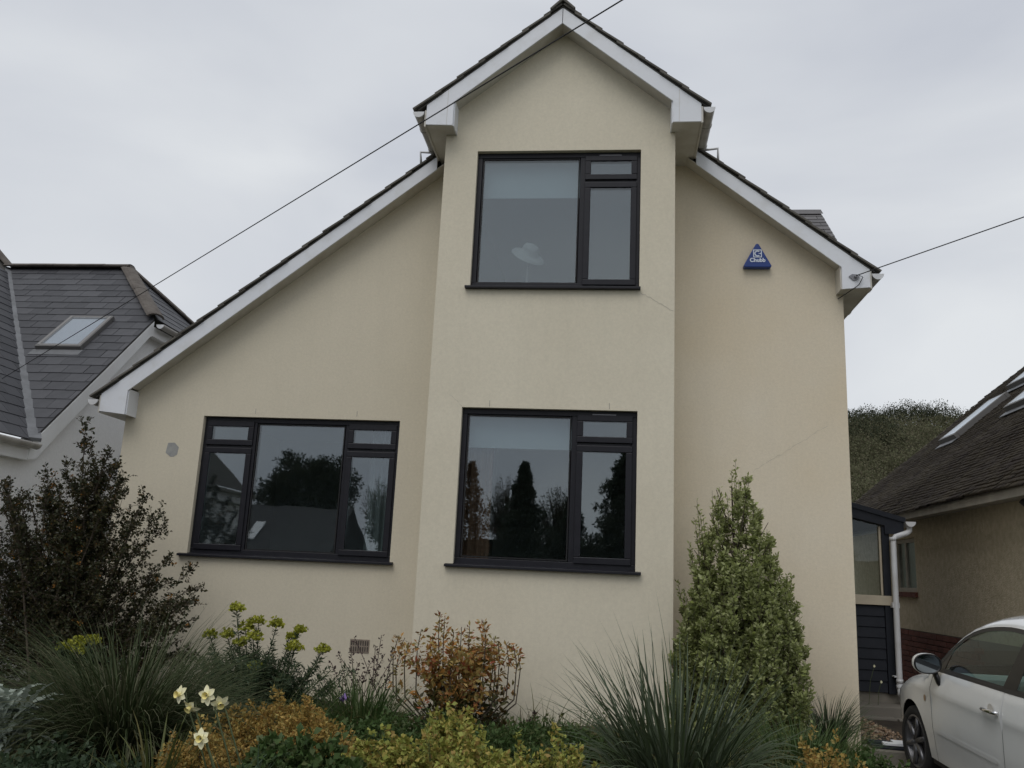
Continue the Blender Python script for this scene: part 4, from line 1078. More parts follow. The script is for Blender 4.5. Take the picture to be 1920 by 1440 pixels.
    rim = MB(); rim.add(el(1.0, 0) + el(1.0, .012) + el(.90, .012) + el(.88, .002), [(i * nseg + k, i * nseg + (k + 1) % nseg, (i + 1) * nseg + (k + 1) % nseg, (i + 1) * nseg + k) for i in range(3) for k in range(nseg)]); rim.build('mirror_rim', 'car_black', mro, True)
    g_ = MB(); g_.add(el(.885, .004), [tuple(range(nseg))]); g_.build('mirror_glass', 'mirror_glass', mro)
    foot = []
    for l0, x0, z0, a, b in ((1.285, .815, .95, .045, .020), (1.30, .80, .90, .040, .022), (1.315, .795, .855, .030, .015), (1.32, .79, .838, .012, .008)):
        foot += [CP(l0 + a * math.cos(t), s * (x0 + b * math.sin(t)), z0) for t in [2 * math.pi * k / 12 for k in range(12)]]
    fm = MB(); fm.add(foot, [(i * 12 + k, i * 12 + (k + 1) % 12, (i + 1) * 12 + (k + 1) % 12, (i + 1) * 12 + k) for i in range(3) for k in range(12)] + [tuple(range(12)), tuple(range(36, 48))]); fm.build('mirror_foot', 'car_black', mro, True)
    # wheels
    for cx in (FA, RA):
        wc = lambda r_, a, o: CP(cx + r_ * math.cos(a), s * (.735 + o), .292 + r_ * math.sin(a))
        n = 40
        def ringmesh(prof_): 
            mb = MB(); v = []
            for r_, o in prof_: v += [wc(r_, 2 * math.pi * k / n, o) for k in range(n)]
            mb.add(v, [(i * n + k, i * n + (k + 1) % n, (i + 1) * n + (k + 1) % n, (i + 1) * n + k) for i in range(len(prof_) - 1) for k in range(n)]); return mb
        ty = ringmesh([(.20, .02), (.225, .035), (.27, .04), (.288, .025), (.292, 0), (.292, -.10), (.288, -.125), (.27, -.14), (.20, -.14)]).build('wheel', 'tyre', car, True)
        ringmesh([(.215, .03), (.205, .038), (.195, .02), (.19, -.06), (.185, -.06), (.02, -.06)]).build('rim', 'alloy', ty, True)
        for k in range(6):
            a = 2 * math.pi * k / 6 + .3
            pts = [wc(.03, a, .012), wc(.12, a, .016), wc(.197, a, .024)]
            MB().tube(pts, .030, 8, .018).build('spoke', 'alloy', ty, True)
        MB().tube([wc(0, 0, .0), wc(0, 0, .03)], .045, 14).build('hub_cap', 'alloy', ty, True)
        # dark liner
        lin = MB(); m2 = 24
        v = [CP(cx + (AR + .012) * math.cos(math.pi * k / m2), s * w_, .30 + (AR + .012) * math.sin(math.pi * k / m2)) for w_ in (.80 if cx == FA else .80, .45) for k in range(m2 + 1)]
        v = [CP(cx + (AR + .012) * math.cos(math.pi * k / m2), s * (min(half_w(cx + (AR + .012) * math.cos(math.pi * k / m2), .3 + AR * math.sin(math.pi * k / m2)) - .012, .79)), .30 + (AR + .012) * math.sin(math.pi * k / m2)) for k in range(m2 + 1)] + v[m2 + 1:]
        lin.add(v, [(k, k + 1, k + m2 + 2, k + m2 + 1) for k in range(m2)]); lin.add([CP(cx - AR - .1, s * .45, .1), CP(cx + AR + .1, s * .45, .1), CP(cx + AR + .1, s * .45, .75), CP(cx - AR - .1, s * .45, .75)], [(0, 1, 2, 3)])
        lin.build('wheel_arch_liner', 'car_black', car)
    # head lamp
    V2, T = cdt([(.23 + .09 * math.cos(2 * math.pi * k / 20), .60 + .09 * math.sin(2 * math.pi * k / 20)) for k in range(20)], (), .04)
    MB().add([CP(l, s * (half_w(l, z) + .004), z) for l, z in V2], T).build('headlight', 'lamp_clear', car, True)
# top surfaces
def top_loft(name, la, lb, nl_, mt, f=1.0):
    nc = 20; V = []; nr_ = []
    def P(l, q):
        zt, h = ztop(l), hroll(l); z0 = top_edge(l); 
        a = (1 - abs(q)); z = z0 + (zt - z0) * (1 - (1 - a) ** 2.0)
        z = min(z, zt - 1e-5)
        x = half_w(l, z) if a < 1 else 0
        return CP(l, math.copysign(x, q), z if a < 1 else zt)
    for i in range(nl_ + 1):
        l = la + (lb - la) * i / nl_
        for k in range(2 * nc + 1): V.append(P(l, f * (-1 + k / nc)))
    m_ = 2 * nc + 1
    F = [(i * m_ + k, i * m_ + k + 1, (i + 1) * m_ + k + 1, (i + 1) * m_ + k) for i in range(nl_) for k in range(2 * nc)]
    o_ = raw(name, V, F, mt, car, True)
    bm = bmesh.new(); bm.from_mesh(o_.data); bmesh.ops.recalc_face_normals(bm, faces=bm.faces)
    if sum(f_.normal.dot(cU) for f_ in bm.faces) < 0: bmesh.ops.reverse_faces(bm, faces=bm.faces)
    bm.to_mesh(o_.data); bm.free(); return o_
top_loft('bonnet', .03, 1.0, 22, 'car_white')
top_loft('windscreen', 1.0, 1.60, 14, 'car_glass')
top_loft('roof', 1.60, 2.98, 24, 'car_white')
top_loft('rear_window', 2.98, 3.28, 10, 'car_glass')
top_loft('tailgate', 3.28, 3.546, 12, 'car_white')
raw('front_bumper', [CP(.01, x * half_w(.03, z), z) for z in (.24, .42, .51) for x in (-1, -.5, 0, .5, 1)], [(0, 1, 6, 5), (1, 2, 7, 6), (2, 3, 8, 7), (3, 4, 9, 8), (5, 6, 11, 10), (6, 7, 12, 11), (7, 8, 13, 12), (8, 9, 14, 13)], 'car_white', car)
raw('rear_bumper', [CP(3.54, x * half_w(3.53, z), z) for z in (.26, .5, .66) for x in (-1, -.5, 0, .5, 1)], [(0, 1, 6, 5), (1, 2, 7, 6), (2, 3, 8, 7), (3, 4, 9, 8), (5, 6, 11, 10), (6, 7, 12, 11), (7, 8, 13, 12), (8, 9, 14, 13)], 'car_white', car)
fl = MB()
def cbox(mb, l0, l1, x0, x1, z0, z1): 
    v = [CP(l, x, z) for z in (z0, z1) for l, x in ((l0, x0), (l1, x0), (l1, x1), (l0, x1))]
    return mb.add(v, [(0, 3, 2, 1), (4, 5, 6, 7), (0, 1, 5, 4), (1, 2, 6, 5), (2, 3, 7, 6), (3, 0, 4, 7)])
cbox(fl, .15, 3.45, -.62, .62, .18, .26).build('floor_pan', 'car_black', car)
for s in (-1, 1): cbox(MB(), 1.08, 2.70, s * .76, s * .66, .2, .32).build('sill', 'car_black', car)
cbox(MB(), 1.12, 1.40, -.62, .62, .62, .93).build('dashboard', 'car_dash', car, bevel=.05)
cbox(MB(), .3, 1.1, -.55, .55, .3, .7).build('engine_bay', 'car_black', car)
for x in (-.36, .36):
    sb = cbox(MB(), 1.65, 2.15, x - .24, x + .24, .34, .52).build('seat', 'car_seat', car, bevel=.04)
    mb = MB(); mb.add([CP(l, x + q, z) for l, z in ((2.02, .48), (2.18, .46), (2.42, 1.0), (2.31, 1.02)) for q in (-.22, .22)], [(0, 1, 3, 2), (2, 3, 5, 4), (4, 5, 7, 6), (6, 7, 1, 0), (0, 2, 4, 6), (1, 7, 5, 3)]); mb.build('backrest', 'car_seat', sb, bevel=.04)
    cbox(MB(), 2.33, 2.42, x - .12, x + .12, 1.03, 1.17).build('headrest', 'car_seat', sb, bevel=.03)
cbox(MB(), 2.75, 3.0, -.55, .55, .5, .95).build('rear_seat', 'car_seat', car, bevel=.04)
for s in (-1, 1): cbox(MB(), 1.25, 2.25, s * .70, s * .66, .35, .93).build('door_card', 'car_seat', car)
c0 = CP(1.56, .36, .86); ax_ = (cH * .9 + cU * -.42).normalized(); e1 = cR; e2 = ax_.cross(e1)
MB().tube([c0 + (e1 * math.cos(a) + e2 * math.sin(a)) * .185 for a in [2 * math.pi * k / 32 for k in range(33)]], .014, 8, cap=False).build('steering_wheel', 'car_trim', car, True)
MB().tube([c0 - e1 * .18, c0 + e1 * .18], .015, 6).build('steering_spoke', 'car_trim', car, True)
MB().box(2.42, 2.96, 8.70, 9.24, .08, .197).build('paving_slab', 'paving', path, bevel=.006)
# open document case on the ground by the front wheel
cs = thing('document_case', 'open dark blue case with white papers lying on the paving', 'case', (2.66, 8.75, .2))
def obox(mb, c, ux, uy, hx, hy, z0, z1, t=0):
    c = Vector(c); ux, uy = Vector(ux), Vector(uy)
    v = [c + ux * a * hx + uy * b * hy + Vector((0, 0, z)) for z in (z0, z1) for a, b in ((-1, -1), (1, -1), (1, 1), (-1, 1))]
    return mb.add(v, [(0, 3, 2, 1), (4, 5, 6, 7), (0, 1, 5, 4), (1, 2, 6, 5), (2, 3, 7, 6), (3, 0, 4, 7)])
ux, uy = (math.cos(-.12), math.sin(-.12), 0), (-math.sin(-.12), math.cos(-.12), 0)
cc = (2.66, 8.93, .20)
obox(MB(), cc, ux, uy, .19, .15, .0, .022).build('tray', 'case_blue', cs, bevel=.005)
fr_ = MB(); 
for a, b, hx, hy in ((0, -.142, .19, .008), (0, .142, .19, .008), (-.182, 0, .008, .134), (.182, 0, .008, .134)):
    obox(fr_, Vector(cc) + Vector(ux) * a + Vector(uy) * b, ux, uy, hx, hy, .022, .034)
fr_.build('rim', 'case_blue', cs, bevel=.003)
obox(MB(), Vector(cc) + Vector(ux) * .10 + Vector(uy) * .03, ux, uy, .075, .105, .024, .046).build('paper', 'paper', cs)
obox(MB(), Vector(cc) + Vector(ux) * -.02 + Vector(uy) * -.08, ux, uy, .060, .045, .024, .050).build('paper', 'paper', cs)
obox(MB(), Vector(cc) + Vector(ux) * -.06 + Vector(uy) * .05, ux, uy, .09, .07, .024, .034).build('folder', 'case_blue', cs)
# stone and leaf chips along the house side
M_ = 2600
px_ = rng.uniform(2.42, 3.05, M_); py_ = rng.uniform(9.0, 10.75, M_); keep = px_ < 2.62 + .28 * (10.8 - py_) ** .6
px_, py_ = px_[keep], py_[keep]; M_ = len(px_)
pzv = np.array([gz(y) for y in py_]) + .065 + rng.uniform(-.012, .03, M_)
sz = rng.uniform(.012, .035, M_)
d1 = rng.normal(size=(M_, 3)); d1[:, 2] *= .35; d1 /= np.linalg.norm(d1, axis=1)[:, None]
d2 = np.cross(d1, rng.normal(size=(M_, 3))); d2 /= np.linalg.norm(d2, axis=1)[:, None]
d3 = np.cross(d1, d2)
cpos = np.stack([px_, py_, pzv], 1)
offs = [(1, 0, 0), (-1, 0, 0), (0, .7, 0), (0, -.7, 0), (0, 0, .35), (0, 0, -.35)]
V = np.concatenate([(cpos + sz[:, None] * (a * d1 + b * d2 + c * d3))[:, None] for a, b, c in offs], 1).reshape(-1, 3)
ff = np.array([(0, 2, 4), (2, 1, 4), (1, 3, 4), (3, 0, 4), (2, 0, 5), (1, 2, 5), (3, 1, 5), (0, 3, 5)])
F = (np.arange(M_)[:, None, None] * 6 + ff[None]).reshape(-1, 3)
tag(npmesh('stone_chips', V, F, 'chips'), 'brown stone and bark chips strewn along the house corner', 'gravel', kind='stuff')

# ------------------------------------------------------------------ vegetation helpers
def unit(a): return a / np.maximum(np.linalg.norm(a, axis=-1, keepdims=True), 1e-9)
def leaf_quads(P, D, S, L, W, fold=.25, droop=.0):
    """kite-shaped leaves folded along the midrib: base P, direction D, side S, length L, width W"""
    Nn = unit(np.cross(D, S)); L = L[:, None]; W = W[:, None]
    tip = P + D * L - np.array([0, 0, 1.]) * (droop * L)
    mid = P + D * L * .5
    a = mid + S * W * .5 + Nn * W * fold; b = mid - S * W * .5 + Nn * W * fold
    V = np.stack([P, a, tip, b], 1).reshape(-1, 3)
    F = np.arange(len(P) * 4).reshape(-1, 4)
    return V, F
def shoot_leaves(A, B, n, L, W, out=.9, jit=.4, t0=.15, bend=.0, droop=.0, rad=.0, lvar=.4):
    """n leaves spread along each shoot A->B, standing off round it"""
    m_ = len(A); t = rng.uniform(t0, 1.0, (m_, n)) 
    d = B - A; du = unit(d)
    mid = np.array([0, 0, 1.]) * bend * np.linalg.norm(d, axis=1)[:, None]
    P = A[:, None] + d[:, None] * t[..., None] + mid[:, None] * (4 * t * (1 - t))[..., None]
    r_ = rng.normal(size=(m_, n, 3)); r_ = unit(r_ - du[:, None] * (r_ * du[:, None]).sum(-1, keepdims=True))
    D = unit(du[:, None] * (1 - out * .5) + r_ * out + rng.normal(size=(m_, n, 3)) * jit)
    P = P + r_ * rad * rng.uniform(0, 1, (m_, n, 1))
    S = unit(np.cross(D, rng.normal(size=(m_, n, 3))))
    k = m_ * n
    s = rng.uniform(1 - lvar, 1 + lvar, k)
    return leaf_quads(P.reshape(-1, 3), D.reshape(-1, 3), S.reshape(-1, 3), L * s, W * s, droop=droop)
def sticks(A, B, r0, r1, bend=0.0, seg=3):
    """thin three-sided stems"""
    m_ = len(A); d = B - A; du = unit(d); a = unit(np.cross(du, np.array([.3, .5, .8]))); b = np.cross(du, a)
    rows = []
    for i in range(seg + 1):
        t = i / seg; c = A + d * t + np.array([0, 0, 1.]) * bend * np.linalg.norm(d, axis=1)[:, None] * 4 * t * (1 - t); r_ = r0 + (r1 - r0) * t
        for k in range(3):
            an = 2 * math.pi * k / 3; rows.append(c + (a * math.cos(an) + b * math.sin(an)) * r_)
    V = np.stack(rows, 1); q = (seg + 1) * 3
    f = np.array([(i * 3 + k, i * 3 + (k + 1) % 3, (i + 1) * 3 + (k + 1) % 3, (i + 1) * 3 + k) for i in range(seg) for k in range(3)])
    F = (np.arange(m_)[:, None, None] * q + f[None]).reshape(-1, 4)
    return V.reshape(-1, 3), F
def cat_(*vf):
    V, F, n0 = [], [], 0
    for v, f in vf: V.append(v); F.append(f + n0); n0 += len(v)
    return np.concatenate(V), np.concatenate(F)
def blades(base, az, L, W, lean, droop, seg=7, fold=.35, twist=0.0):
    """arching strap leaves; base (n,3), az heading, lean start angle from vertical, droop added along the length"""
    n = len(base); rows = []
    hd = np.stack([np.cos(az), np.sin(az), np.zeros(n)], 1); sd_ = np.stack([-np.sin(az), np.cos(az), np.zeros(n)], 1)
    p = base.copy(); step = (L / seg)[:, None]
    for i in range(seg + 1):
        t = i / seg; ang = lean + droop * t ** 1.3
        d = hd * np.sin(ang)[:, None] + np.array([0, 0, 1.]) * np.cos(ang)[:, None]
        nn = np.cross(d, sd_)
        wv = (W * (1 - t ** 2.2) * (.6 + .4 * min(1, t * 4)))[:, None] + .0006
        rows += [p - sd_ * wv * .5 - nn * wv * fold * .5, p + nn * wv * fold * .5, p + sd_ * wv * .5 - nn * wv * fold * .5]
        p = p + d * step
    V = np.stack(rows, 1); q = (seg + 1) * 3
    f = np.array([(i * 3 + k, i * 3 + k + 1, i * 3 + k + 4, i * 3 + k + 3) for i in range(seg) for k in range(2)])
    F = (np.arange(n)[:, None, None] * q + f[None]).reshape(-1, 4)
    return V.reshape(-1, 3), F, q, len(f)
def interp_env(z, zs, rs): return np.interp(z, zs, rs)
def rr(a, b, n): return rng.uniform(a, b, n)

# ---- upright variegated shrub (light green cone) by the right-hand wall
ps = thing('conical_shrub', 'tall conical pale green variegated shrub against the cream wall', 'shrub', (1.17, 8.2, .24))
c0 = np.array([1.17, 8.2])
def env_l(z): return np.interp(z, [.2, .6, .9, 1.3, 1.6, 1.95, 2.2, 2.4, 2.6, 2.75], [.42, .54, .58, .55, .50, .40, .30, .20, .10, .02])
def top_at(r): return np.interp(r, [0, .06, .14, .24, .34, .44, .52, .58, .62], [2.68, 2.50, 2.30, 2.08, 1.84, 1.52, 1.15, .85, .6])
A1, B1 = [], []
nl_ = 78
for i in range(nl_):
    a = i * 2.39996 + rng.uniform(-.3, .3); r_ = .57 * math.sqrt((i + .5) / nl_)
    lx, ly = 1.17 + math.cos(a) * r_ * (1.0 if math.cos(a) > 0 else .98), 8.18 + math.sin(a) * r_ * .9
    ly = min(ly, 8.78)
    zt = float(top_at(r_)) * rng.uniform(.9, 1.03)
    m_ = int((zt - .2) * 27)
    for k in range(m_):
        f = rng.uniform(0, 1); z = .2 + (zt - .2) * f
        ln = rng.uniform(.11, .22) * (1 - .45 * f)
        b = rng.uniform(0, 6.28); o = rng.uniform(.1, .75) * (1 - .4 * f)
        d = Vector((math.cos(b) * o, math.sin(b) * o, 1)).normalized()
        p0 = Vector((lx + math.cos(a) * .05 * f, ly, z - ln * .4)) + Vector((rng.normal(0, .03), rng.normal(0, .03), 0)) * (1.2 - f)
        A1.append(tuple(p0)); B1.append(tuple(p0 + d * ln))
A1, B1 = np.array(A1), np.array(B1); B1[:, 1] = np.minimum(B1[:, 1], 8.93)
# leading spires
sp = []
for x, zt, l in ((1.13, 2.74, .55), (1.255, 2.60, .5), (.98, 2.47, .5), (.81, 2.36, .55), (1.19, 2.55, .4), (1.05, 2.5, .4), (1.33, 2.35, .4), (.74, 1.98, .35), (1.53, 1.92, .35), (1.62, 1.72, .3), (.66, 1.62, .3), (1.72, 1.35, .25), (1.42, 2.12, .35), (.88, 2.2, .4)):
    for k in range(3):
        xx = x + rng.uniform(-.03, .03); yy = 8.2 + rng.uniform(-.1, .1)
        sp.append(((xx + (1.17 - x) * .12, yy, zt - l), (xx, yy, zt - k * .08)))
A2 = np.array([a for a, b in sp]); B2 = np.array([b for a, b in sp])
vf = cat_(shoot_leaves(A1, B1, 26, .038, .018, out=.85, jit=.4, rad=.012, lvar=.5), shoot_leaves(A2, B2, 36, .034, .016, out=.7, jit=.3, rad=.01))
npmesh('foliage', *vf, 'leaf_pitto', ps, 'stuff')
npmesh('twigs', *cat_(sticks(A1, B1, .004, .0015), sticks(A2, B2, .004, .0015)), 'bark', ps, 'stuff')
tk = MB().tube([(1.17, 8.2, .1), (1.16, 8.2, .9), (1.15, 8.2, 1.7), (1.13, 8.2, 2.5)], .035, 8, .006)
for k in range(26):
    z0 = .3 + k * .07; a = k * 2.4; r_ = float(env_l(z0 + .3)) * .85
    tk.tube([(1.165, 8.2, z0), (1.165 + math.cos(a) * r_ * .5, 8.2 + math.sin(a) * r_ * .4, z0 + .16), (1.165 + math.cos(a) * r_, 8.2 + math.sin(a) * r_ * .75, z0 + .42)], .010, 5, .003)
tk.build('trunk', 'bark', ps)

# ---- dark flowering shrub at the left corner
bs = thing('flowering_shrub', 'large dark sprawling shrub with small orange flowers hiding the house corner', 'shrub', (-5.1, 8.0, .24))
def bh(x): return np.interp(x, [-7.2, -6.4, -6.05, -5.7, -5.4, -5.17, -5.0, -4.85, -4.6, -4.37, -4.1, -3.9], [1.9, 2.1, 2.22, 2.35, 2.5, 2.85, 2.55, 2.6, 2.2, 1.9, 1.5, 1.25])
root = np.array([-5.1, 8.0, .35])
out_p = [(-6.5, 2.1), (-6.3, 2.15), (-6.05, 2.22), (-5.85, 2.3), (-5.62, 2.42), (-5.45, 2.48), (-5.17, 2.87), (-5.2, 2.7), (-5.05, 2.5), (-4.86, 2.64), (-4.80, 2.5), (-4.68, 2.33), (-4.5, 2.2), (-4.37, 1.92), (-4.34, 2.06), (-4.2, 1.62), (-4.02, 1.52), (-3.88, 1.36), (-3.92, 1.24), (-4.05, 1.1), (-4.2, 1.4), (-3.98, .98), (-4.6, 2.05), (-4.95, 2.45), (-4.5, 1.75), (-5.3, 2.3)]
ends = [(x, 8.0 + rng.normal(0, .08), z_) for x, z_ in out_p]
while len(ends) < 185:
    x = float(np.clip(rng.normal(-5.2, .68), -6.9, -3.95)); q = rng.uniform(0, 1) ** .75
    ends.append((x, 7.95 + rng.normal(0, .3) * (1.1 - .6 * q), .38 + (float(bh(x)) * .95 - .38) * q))
A, B, main = [], [], []
for i, e in enumerate(ends):
    e = np.array(e); r0 = root + np.array([rng.normal(0, .16), rng.normal(0, .12), 0]); mid = (r0 + e) / 2 + np.array([0, 0, .10 * np.linalg.norm(e - r0)]) + rng.normal(0, .04, 3)
    main.append((r0, mid, e)); L_ = np.linalg.norm(e - r0)
    for k in range(int(15 * L_) + 4):
        t = 1 - rng.uniform(0, 1) ** 1.3 * .8
        p = r0 * (1 - t) ** 2 + 2 * mid * t * (1 - t) + e * t * t; d = unit((e - mid) * t + (mid - r0) * (1 - t))
        dd = unit(d * rng.uniform(.25, .9) + rng.normal(0, .55, 3)); ln = rng.uniform(.10, .26) * (1.15 - .65 * t)
        A.append(p); B.append(p + dd * ln)
    A.append(e - unit(e - mid) * .3); B.append(e)
A, B = np.array(A), np.array(B); n = len(A); B[:, 1] = np.minimum(B[:, 1], 8.9)
npmesh('foliage', *shoot_leaves(A, B, 15, .030, .018, out=1.0, jit=.45, t0=.0, rad=.018), 'leaf_berberis', bs, 'stuff')
npmesh('twigs', *sticks(A, B, .0035, .0015), 'bark', bs, 'stuff')
sel = rng.uniform(0, 1, n) < np.interp(B[:, 2], [.8, 1.6, 2.8], [.01, .05, .08])
npmesh('flowers', *shoot_leaves(A[sel], B[sel], 9, .017, .015, out=1.0, jit=.6, t0=.55, rad=.02), 'flower_orange', bs, 'stuff')
for r0, mid, e in main[::3]:
    MB().tube([r0, (r0 * .25 + mid * .5 + e * .25), e], .013, 5, .003).build('branch', 'bark', bs)

# ---- arching grass clumps
def clump(name, label, cat, c, n, Lr, Wr, lean, droop, mt, spread, parts=0, arcx=None, group=None, kindname='blade', y_sq=1.0):
    t = thing(name, label, cat, c, group)
    az = rr(0, 2 * math.pi, n) if arcx is None else rr(arcx[0], arcx[1], n)
    rad = spread * np.sqrt(rr(0, 1, n)); base = np.array(c) + np.stack([np.cos(az) * rad, np.sin(az) * rad * y_sq, np.zeros(n)], 1) 
    L = rr(*Lr, n); W = rr(*Wr, n)
    V, F, q, nf = blades(base, az + rng.normal(0, .3, n), L, W, rr(*lean, n), rr(*droop, n))
    if parts:
        for i in range(parts):
            npmesh(kindname, V[i * q:(i + 1) * q], F[:nf], mt, t)
        V, F = V[parts * q:], F[:(n - parts) * nf]
    npmesh('foliage', V, F, mt, t, 'stuff')
    return t
clump('grass_clump', 'broad mound of dark arching grass in front of the flowering shrub', 'grass', (-3.12, 5.65, .26), 1700, (.72, 1.2), (.007, .012), (.05, .95), (.6, 2.1), 'leaf_grass_dark', .26, parts=40)
clump('grass_clump', 'small dark grass tuft at the foot of the wall beside the conical shrub', 'grass', (1.97, 8.35, .22), 260, (.35, .62), (.006, .012), (.05, .7), (.3, 1.5), 'leaf_strap', .10, parts=20)
sc_ = clump('strap_leaf_clump', 'big spiky clump of blue-green strap leaves before the conical shrub', 'plant', (.47, 6.15, .26), 240, (.62, 1.10), (.013, .023), (.02, .85), (.1, .9), 'leaf_strap', .27, parts=80)
# outer skirt of arching leaves and a few long thin spears
n = 190; az = rr(0, 2 * math.pi, n); base = np.array([.5, 6.0, .26]) + np.stack([np.cos(az) * .3, np.sin(az) * .28, np.zeros(n)], 1)
V, F, q, nf = blades(base, az, rr(.45, .8, n), rr(.018, .028, n), rr(.2, .8, n), rr(1.2, 2.4, n)); npmesh('skirt', V, F, 'leaf_strap', sc_, 'stuff')
for x1, z1, L_, ln_, dr in ((-.49, 1.02, 1.05, 1.05, .12), (-.42, .86, .95, 1.12, .25), (-.2, 1.22, 1.1, .75, .1), (-.1, 1.3, 1.1, .5, .15), (.05, 1.33, 1.12, .38, .1), (.22, 1.47, 1.22, .16, .08), (.33, 1.28, 1.05, .12, .1), (-.28, 1.1, 1.0, .82, .15)):
    b0 = np.array([[.47 + rng.uniform(-.08, .08), 6.1, .28]]); az1 = np.array([math.pi + rng.uniform(-.25, .25)])
    V, F, q, nf = blades(b0, az1, np.array([L_ * 1.08]), np.array([.014]), np.array([ln_ * .85]), np.array([dr])); npmesh('blade', V, F, 'leaf_strap', sc_)
# lower grass in front of the stalks, and near the path
clump('grass_clump', 'green grassy tuft beneath the dark seed stalks by the wall', 'grass', (-2.0, 7.35, .25), 420, (.3, .6), (.006, .012), (.0, .8), (.2, 1.2), 'leaf_green', .22)
clump('grass_clump', 'low tuft of green strap leaves beside the daffodils', 'grass', (-2.40, 4.75, .28), 42, (.32, .56), (.014, .024), (.05, .5), (.2, 1.0), 'leaf_iris', .12, parts=20)
clump('grass_clump', 'fine grass edging between the conical shrub and the path', 'grass', (1.55, 7.3, .24), 600, (.25, .5), (.005, .010), (.05, .9), (.2, 1.2), 'leaf_green', .35)
clump('grass_clump', 'short grass along the base of the cream bay', 'grass', (-.55, 7.75, .24), 800, (.12, .26), (.005, .010), (.1, 1.0), (.2, 1.2), 'leaf_green', .62, y_sq=.35)

# ---- silver jagged-leaved plant at the left edge: each leaf its own part
cd_ = thing('silver_leaf_plant', 'silver-grey plant with large jagged drooping leaves', 'plant', (-3.5, 5.0, .27))
def jag_leaf(base, az, L, W, lean, droop):
    seg = 14; V, F = [], []; p = Vector(base); hd = Vector((math.cos(az), math.sin(az), 0)); sd2 = Vector((-math.sin(az), math.cos(az), 0))
    for i in range(seg + 1):
        t = i / seg; a = lean + droop * t; d = hd * math.sin(a) + Vector((0, 0, 1)) * math.cos(a); nn = d.cross(sd2)
        wv = W * math.sin(math.pi * min(1, .08 + t * .92)) ** .7 * (1.0 if i % 2 else .42)
        V += [p - sd2 * wv * .5 + nn * wv * .12 + d * wv * .15, p, p + sd2 * wv * .5 + nn * wv * .12 + d * wv * .15]; p = p + d * (L / seg)
        if i: F += [(3 * i - 3, 3 * i - 2, 3 * i + 1, 3 * i), (3 * i - 2, 3 * i - 1, 3 * i + 2, 3 * i + 1)]
    return V, F
for k in range(90):
    V, F = jag_leaf((-3.52 + rng.uniform(-.09, .09), 5.05 + rng.uniform(-.09, .09), .56 + rng.uniform(-.12, .14)), rng.uniform(0, 6.28), rng.uniform(.20, .38), rng.uniform(.045, .075), rng.uniform(.1, 1.0), rng.uniform(.8, 1.8))
    raw('leaf', V, F, 'leaf_silver', cd_)
MB().tube([(-3.5, 5.05, .2), (-3.5, 5.05, .65)], .03, 8, .02).build('stem', 'stem_green', cd_)

# ---- euphorbias: leafy stems, each with a lime flower head
def euphorbia(label, heads, c, extra):
    t = thing('euphorbia', label, 'plant', c, 'lime-headed euphorbias')
    A = np.array([[c[0] + (h[0] - c[0]) * .35 + rng.uniform(-.05, .05), c[1] + rng.uniform(-.1, .1), c[2] + .02] for h in heads]); B = np.array([[h[0], c[1] + h[2], h[1] - .02] for h in heads])
    if extra:
        e = extra; xa = rng.normal(c[0], .30, e); B2_ = np.stack([xa, c[1] + rng.normal(0, .18, e), c[2] + rr(.25, .62, e)], 1); A2_ = B2_ - np.stack([(xa - c[0]) * .4, np.zeros(e), rr(.22, .4, e)], 1)
        npmesh('foliage', *shoot_leaves(A2_, B2_, 60, .05, .010, out=1.0, jit=.3, t0=.1, rad=.005), 'leaf_euphorbia', t, 'stuff')
        npmesh('stems', *sticks(A2_, B2_, .005, .004), 'stem_green', t, 'stuff')
    for i in range(len(heads)):
        V, F = cat_(sticks(A[i:i + 1], B[i:i + 1], .006, .005, .04), shoot_leaves(A[i:i + 1], B[i:i + 1], 110, .045, .010, out=1.0, jit=.3, t0=.45, rad=.006))
        s_ = npmesh('stem', V, F, 'leaf_euphorbia', t)
        m_ = 46; d = rng.normal(size=(m_, 3)); d[:, 2] = np.abs(d[:, 2]) * .9; d = unit(d); r_ = heads[i][3]
        Pc = B[i] + d * r_ * rng.uniform(.35, 1, (m_, 1))
        A4 = Pc; B4 = Pc + d * .02
        npmesh('flower_head', *shoot_leaves(A4, B4, 5, .020, .022, out=1.0, jit=.7, t0=.0), 'euphorbia_head', s_)
euphorbia('dark leafy euphorbia with a cluster of lime yellow heads before the wide window', [(-3.24, 1.22, 0, .055), (-3.05, 1.12, .05, .06), (-2.86, 1.10, .0, .065), (-2.68, 1.06, .08, .05), (-2.66, .92, -.05, .07), (-2.43, .91, .0, .055), (-2.94, .77, -.2, .045), (-3.50, .98, .1, .055), (-3.34, .98, .1, .06), (-3.16, 1.06, .05, .065), (-3.04, .98, -.05, .07), (-3.18, .93, 0, .05), (-2.75, 1.0, .1, .04)], (-2.95, 7.5, .25), 220)
euphorbia('smaller euphorbia with yellow heads half hidden behind the arching grass', [(-4.62, .86, 0, .06), (-4.5, .88, .03, .065), (-4.7, .82, -.03, .06), (-4.55, .80, -.06, .06)], (-4.58, 7.4, .25), 30)

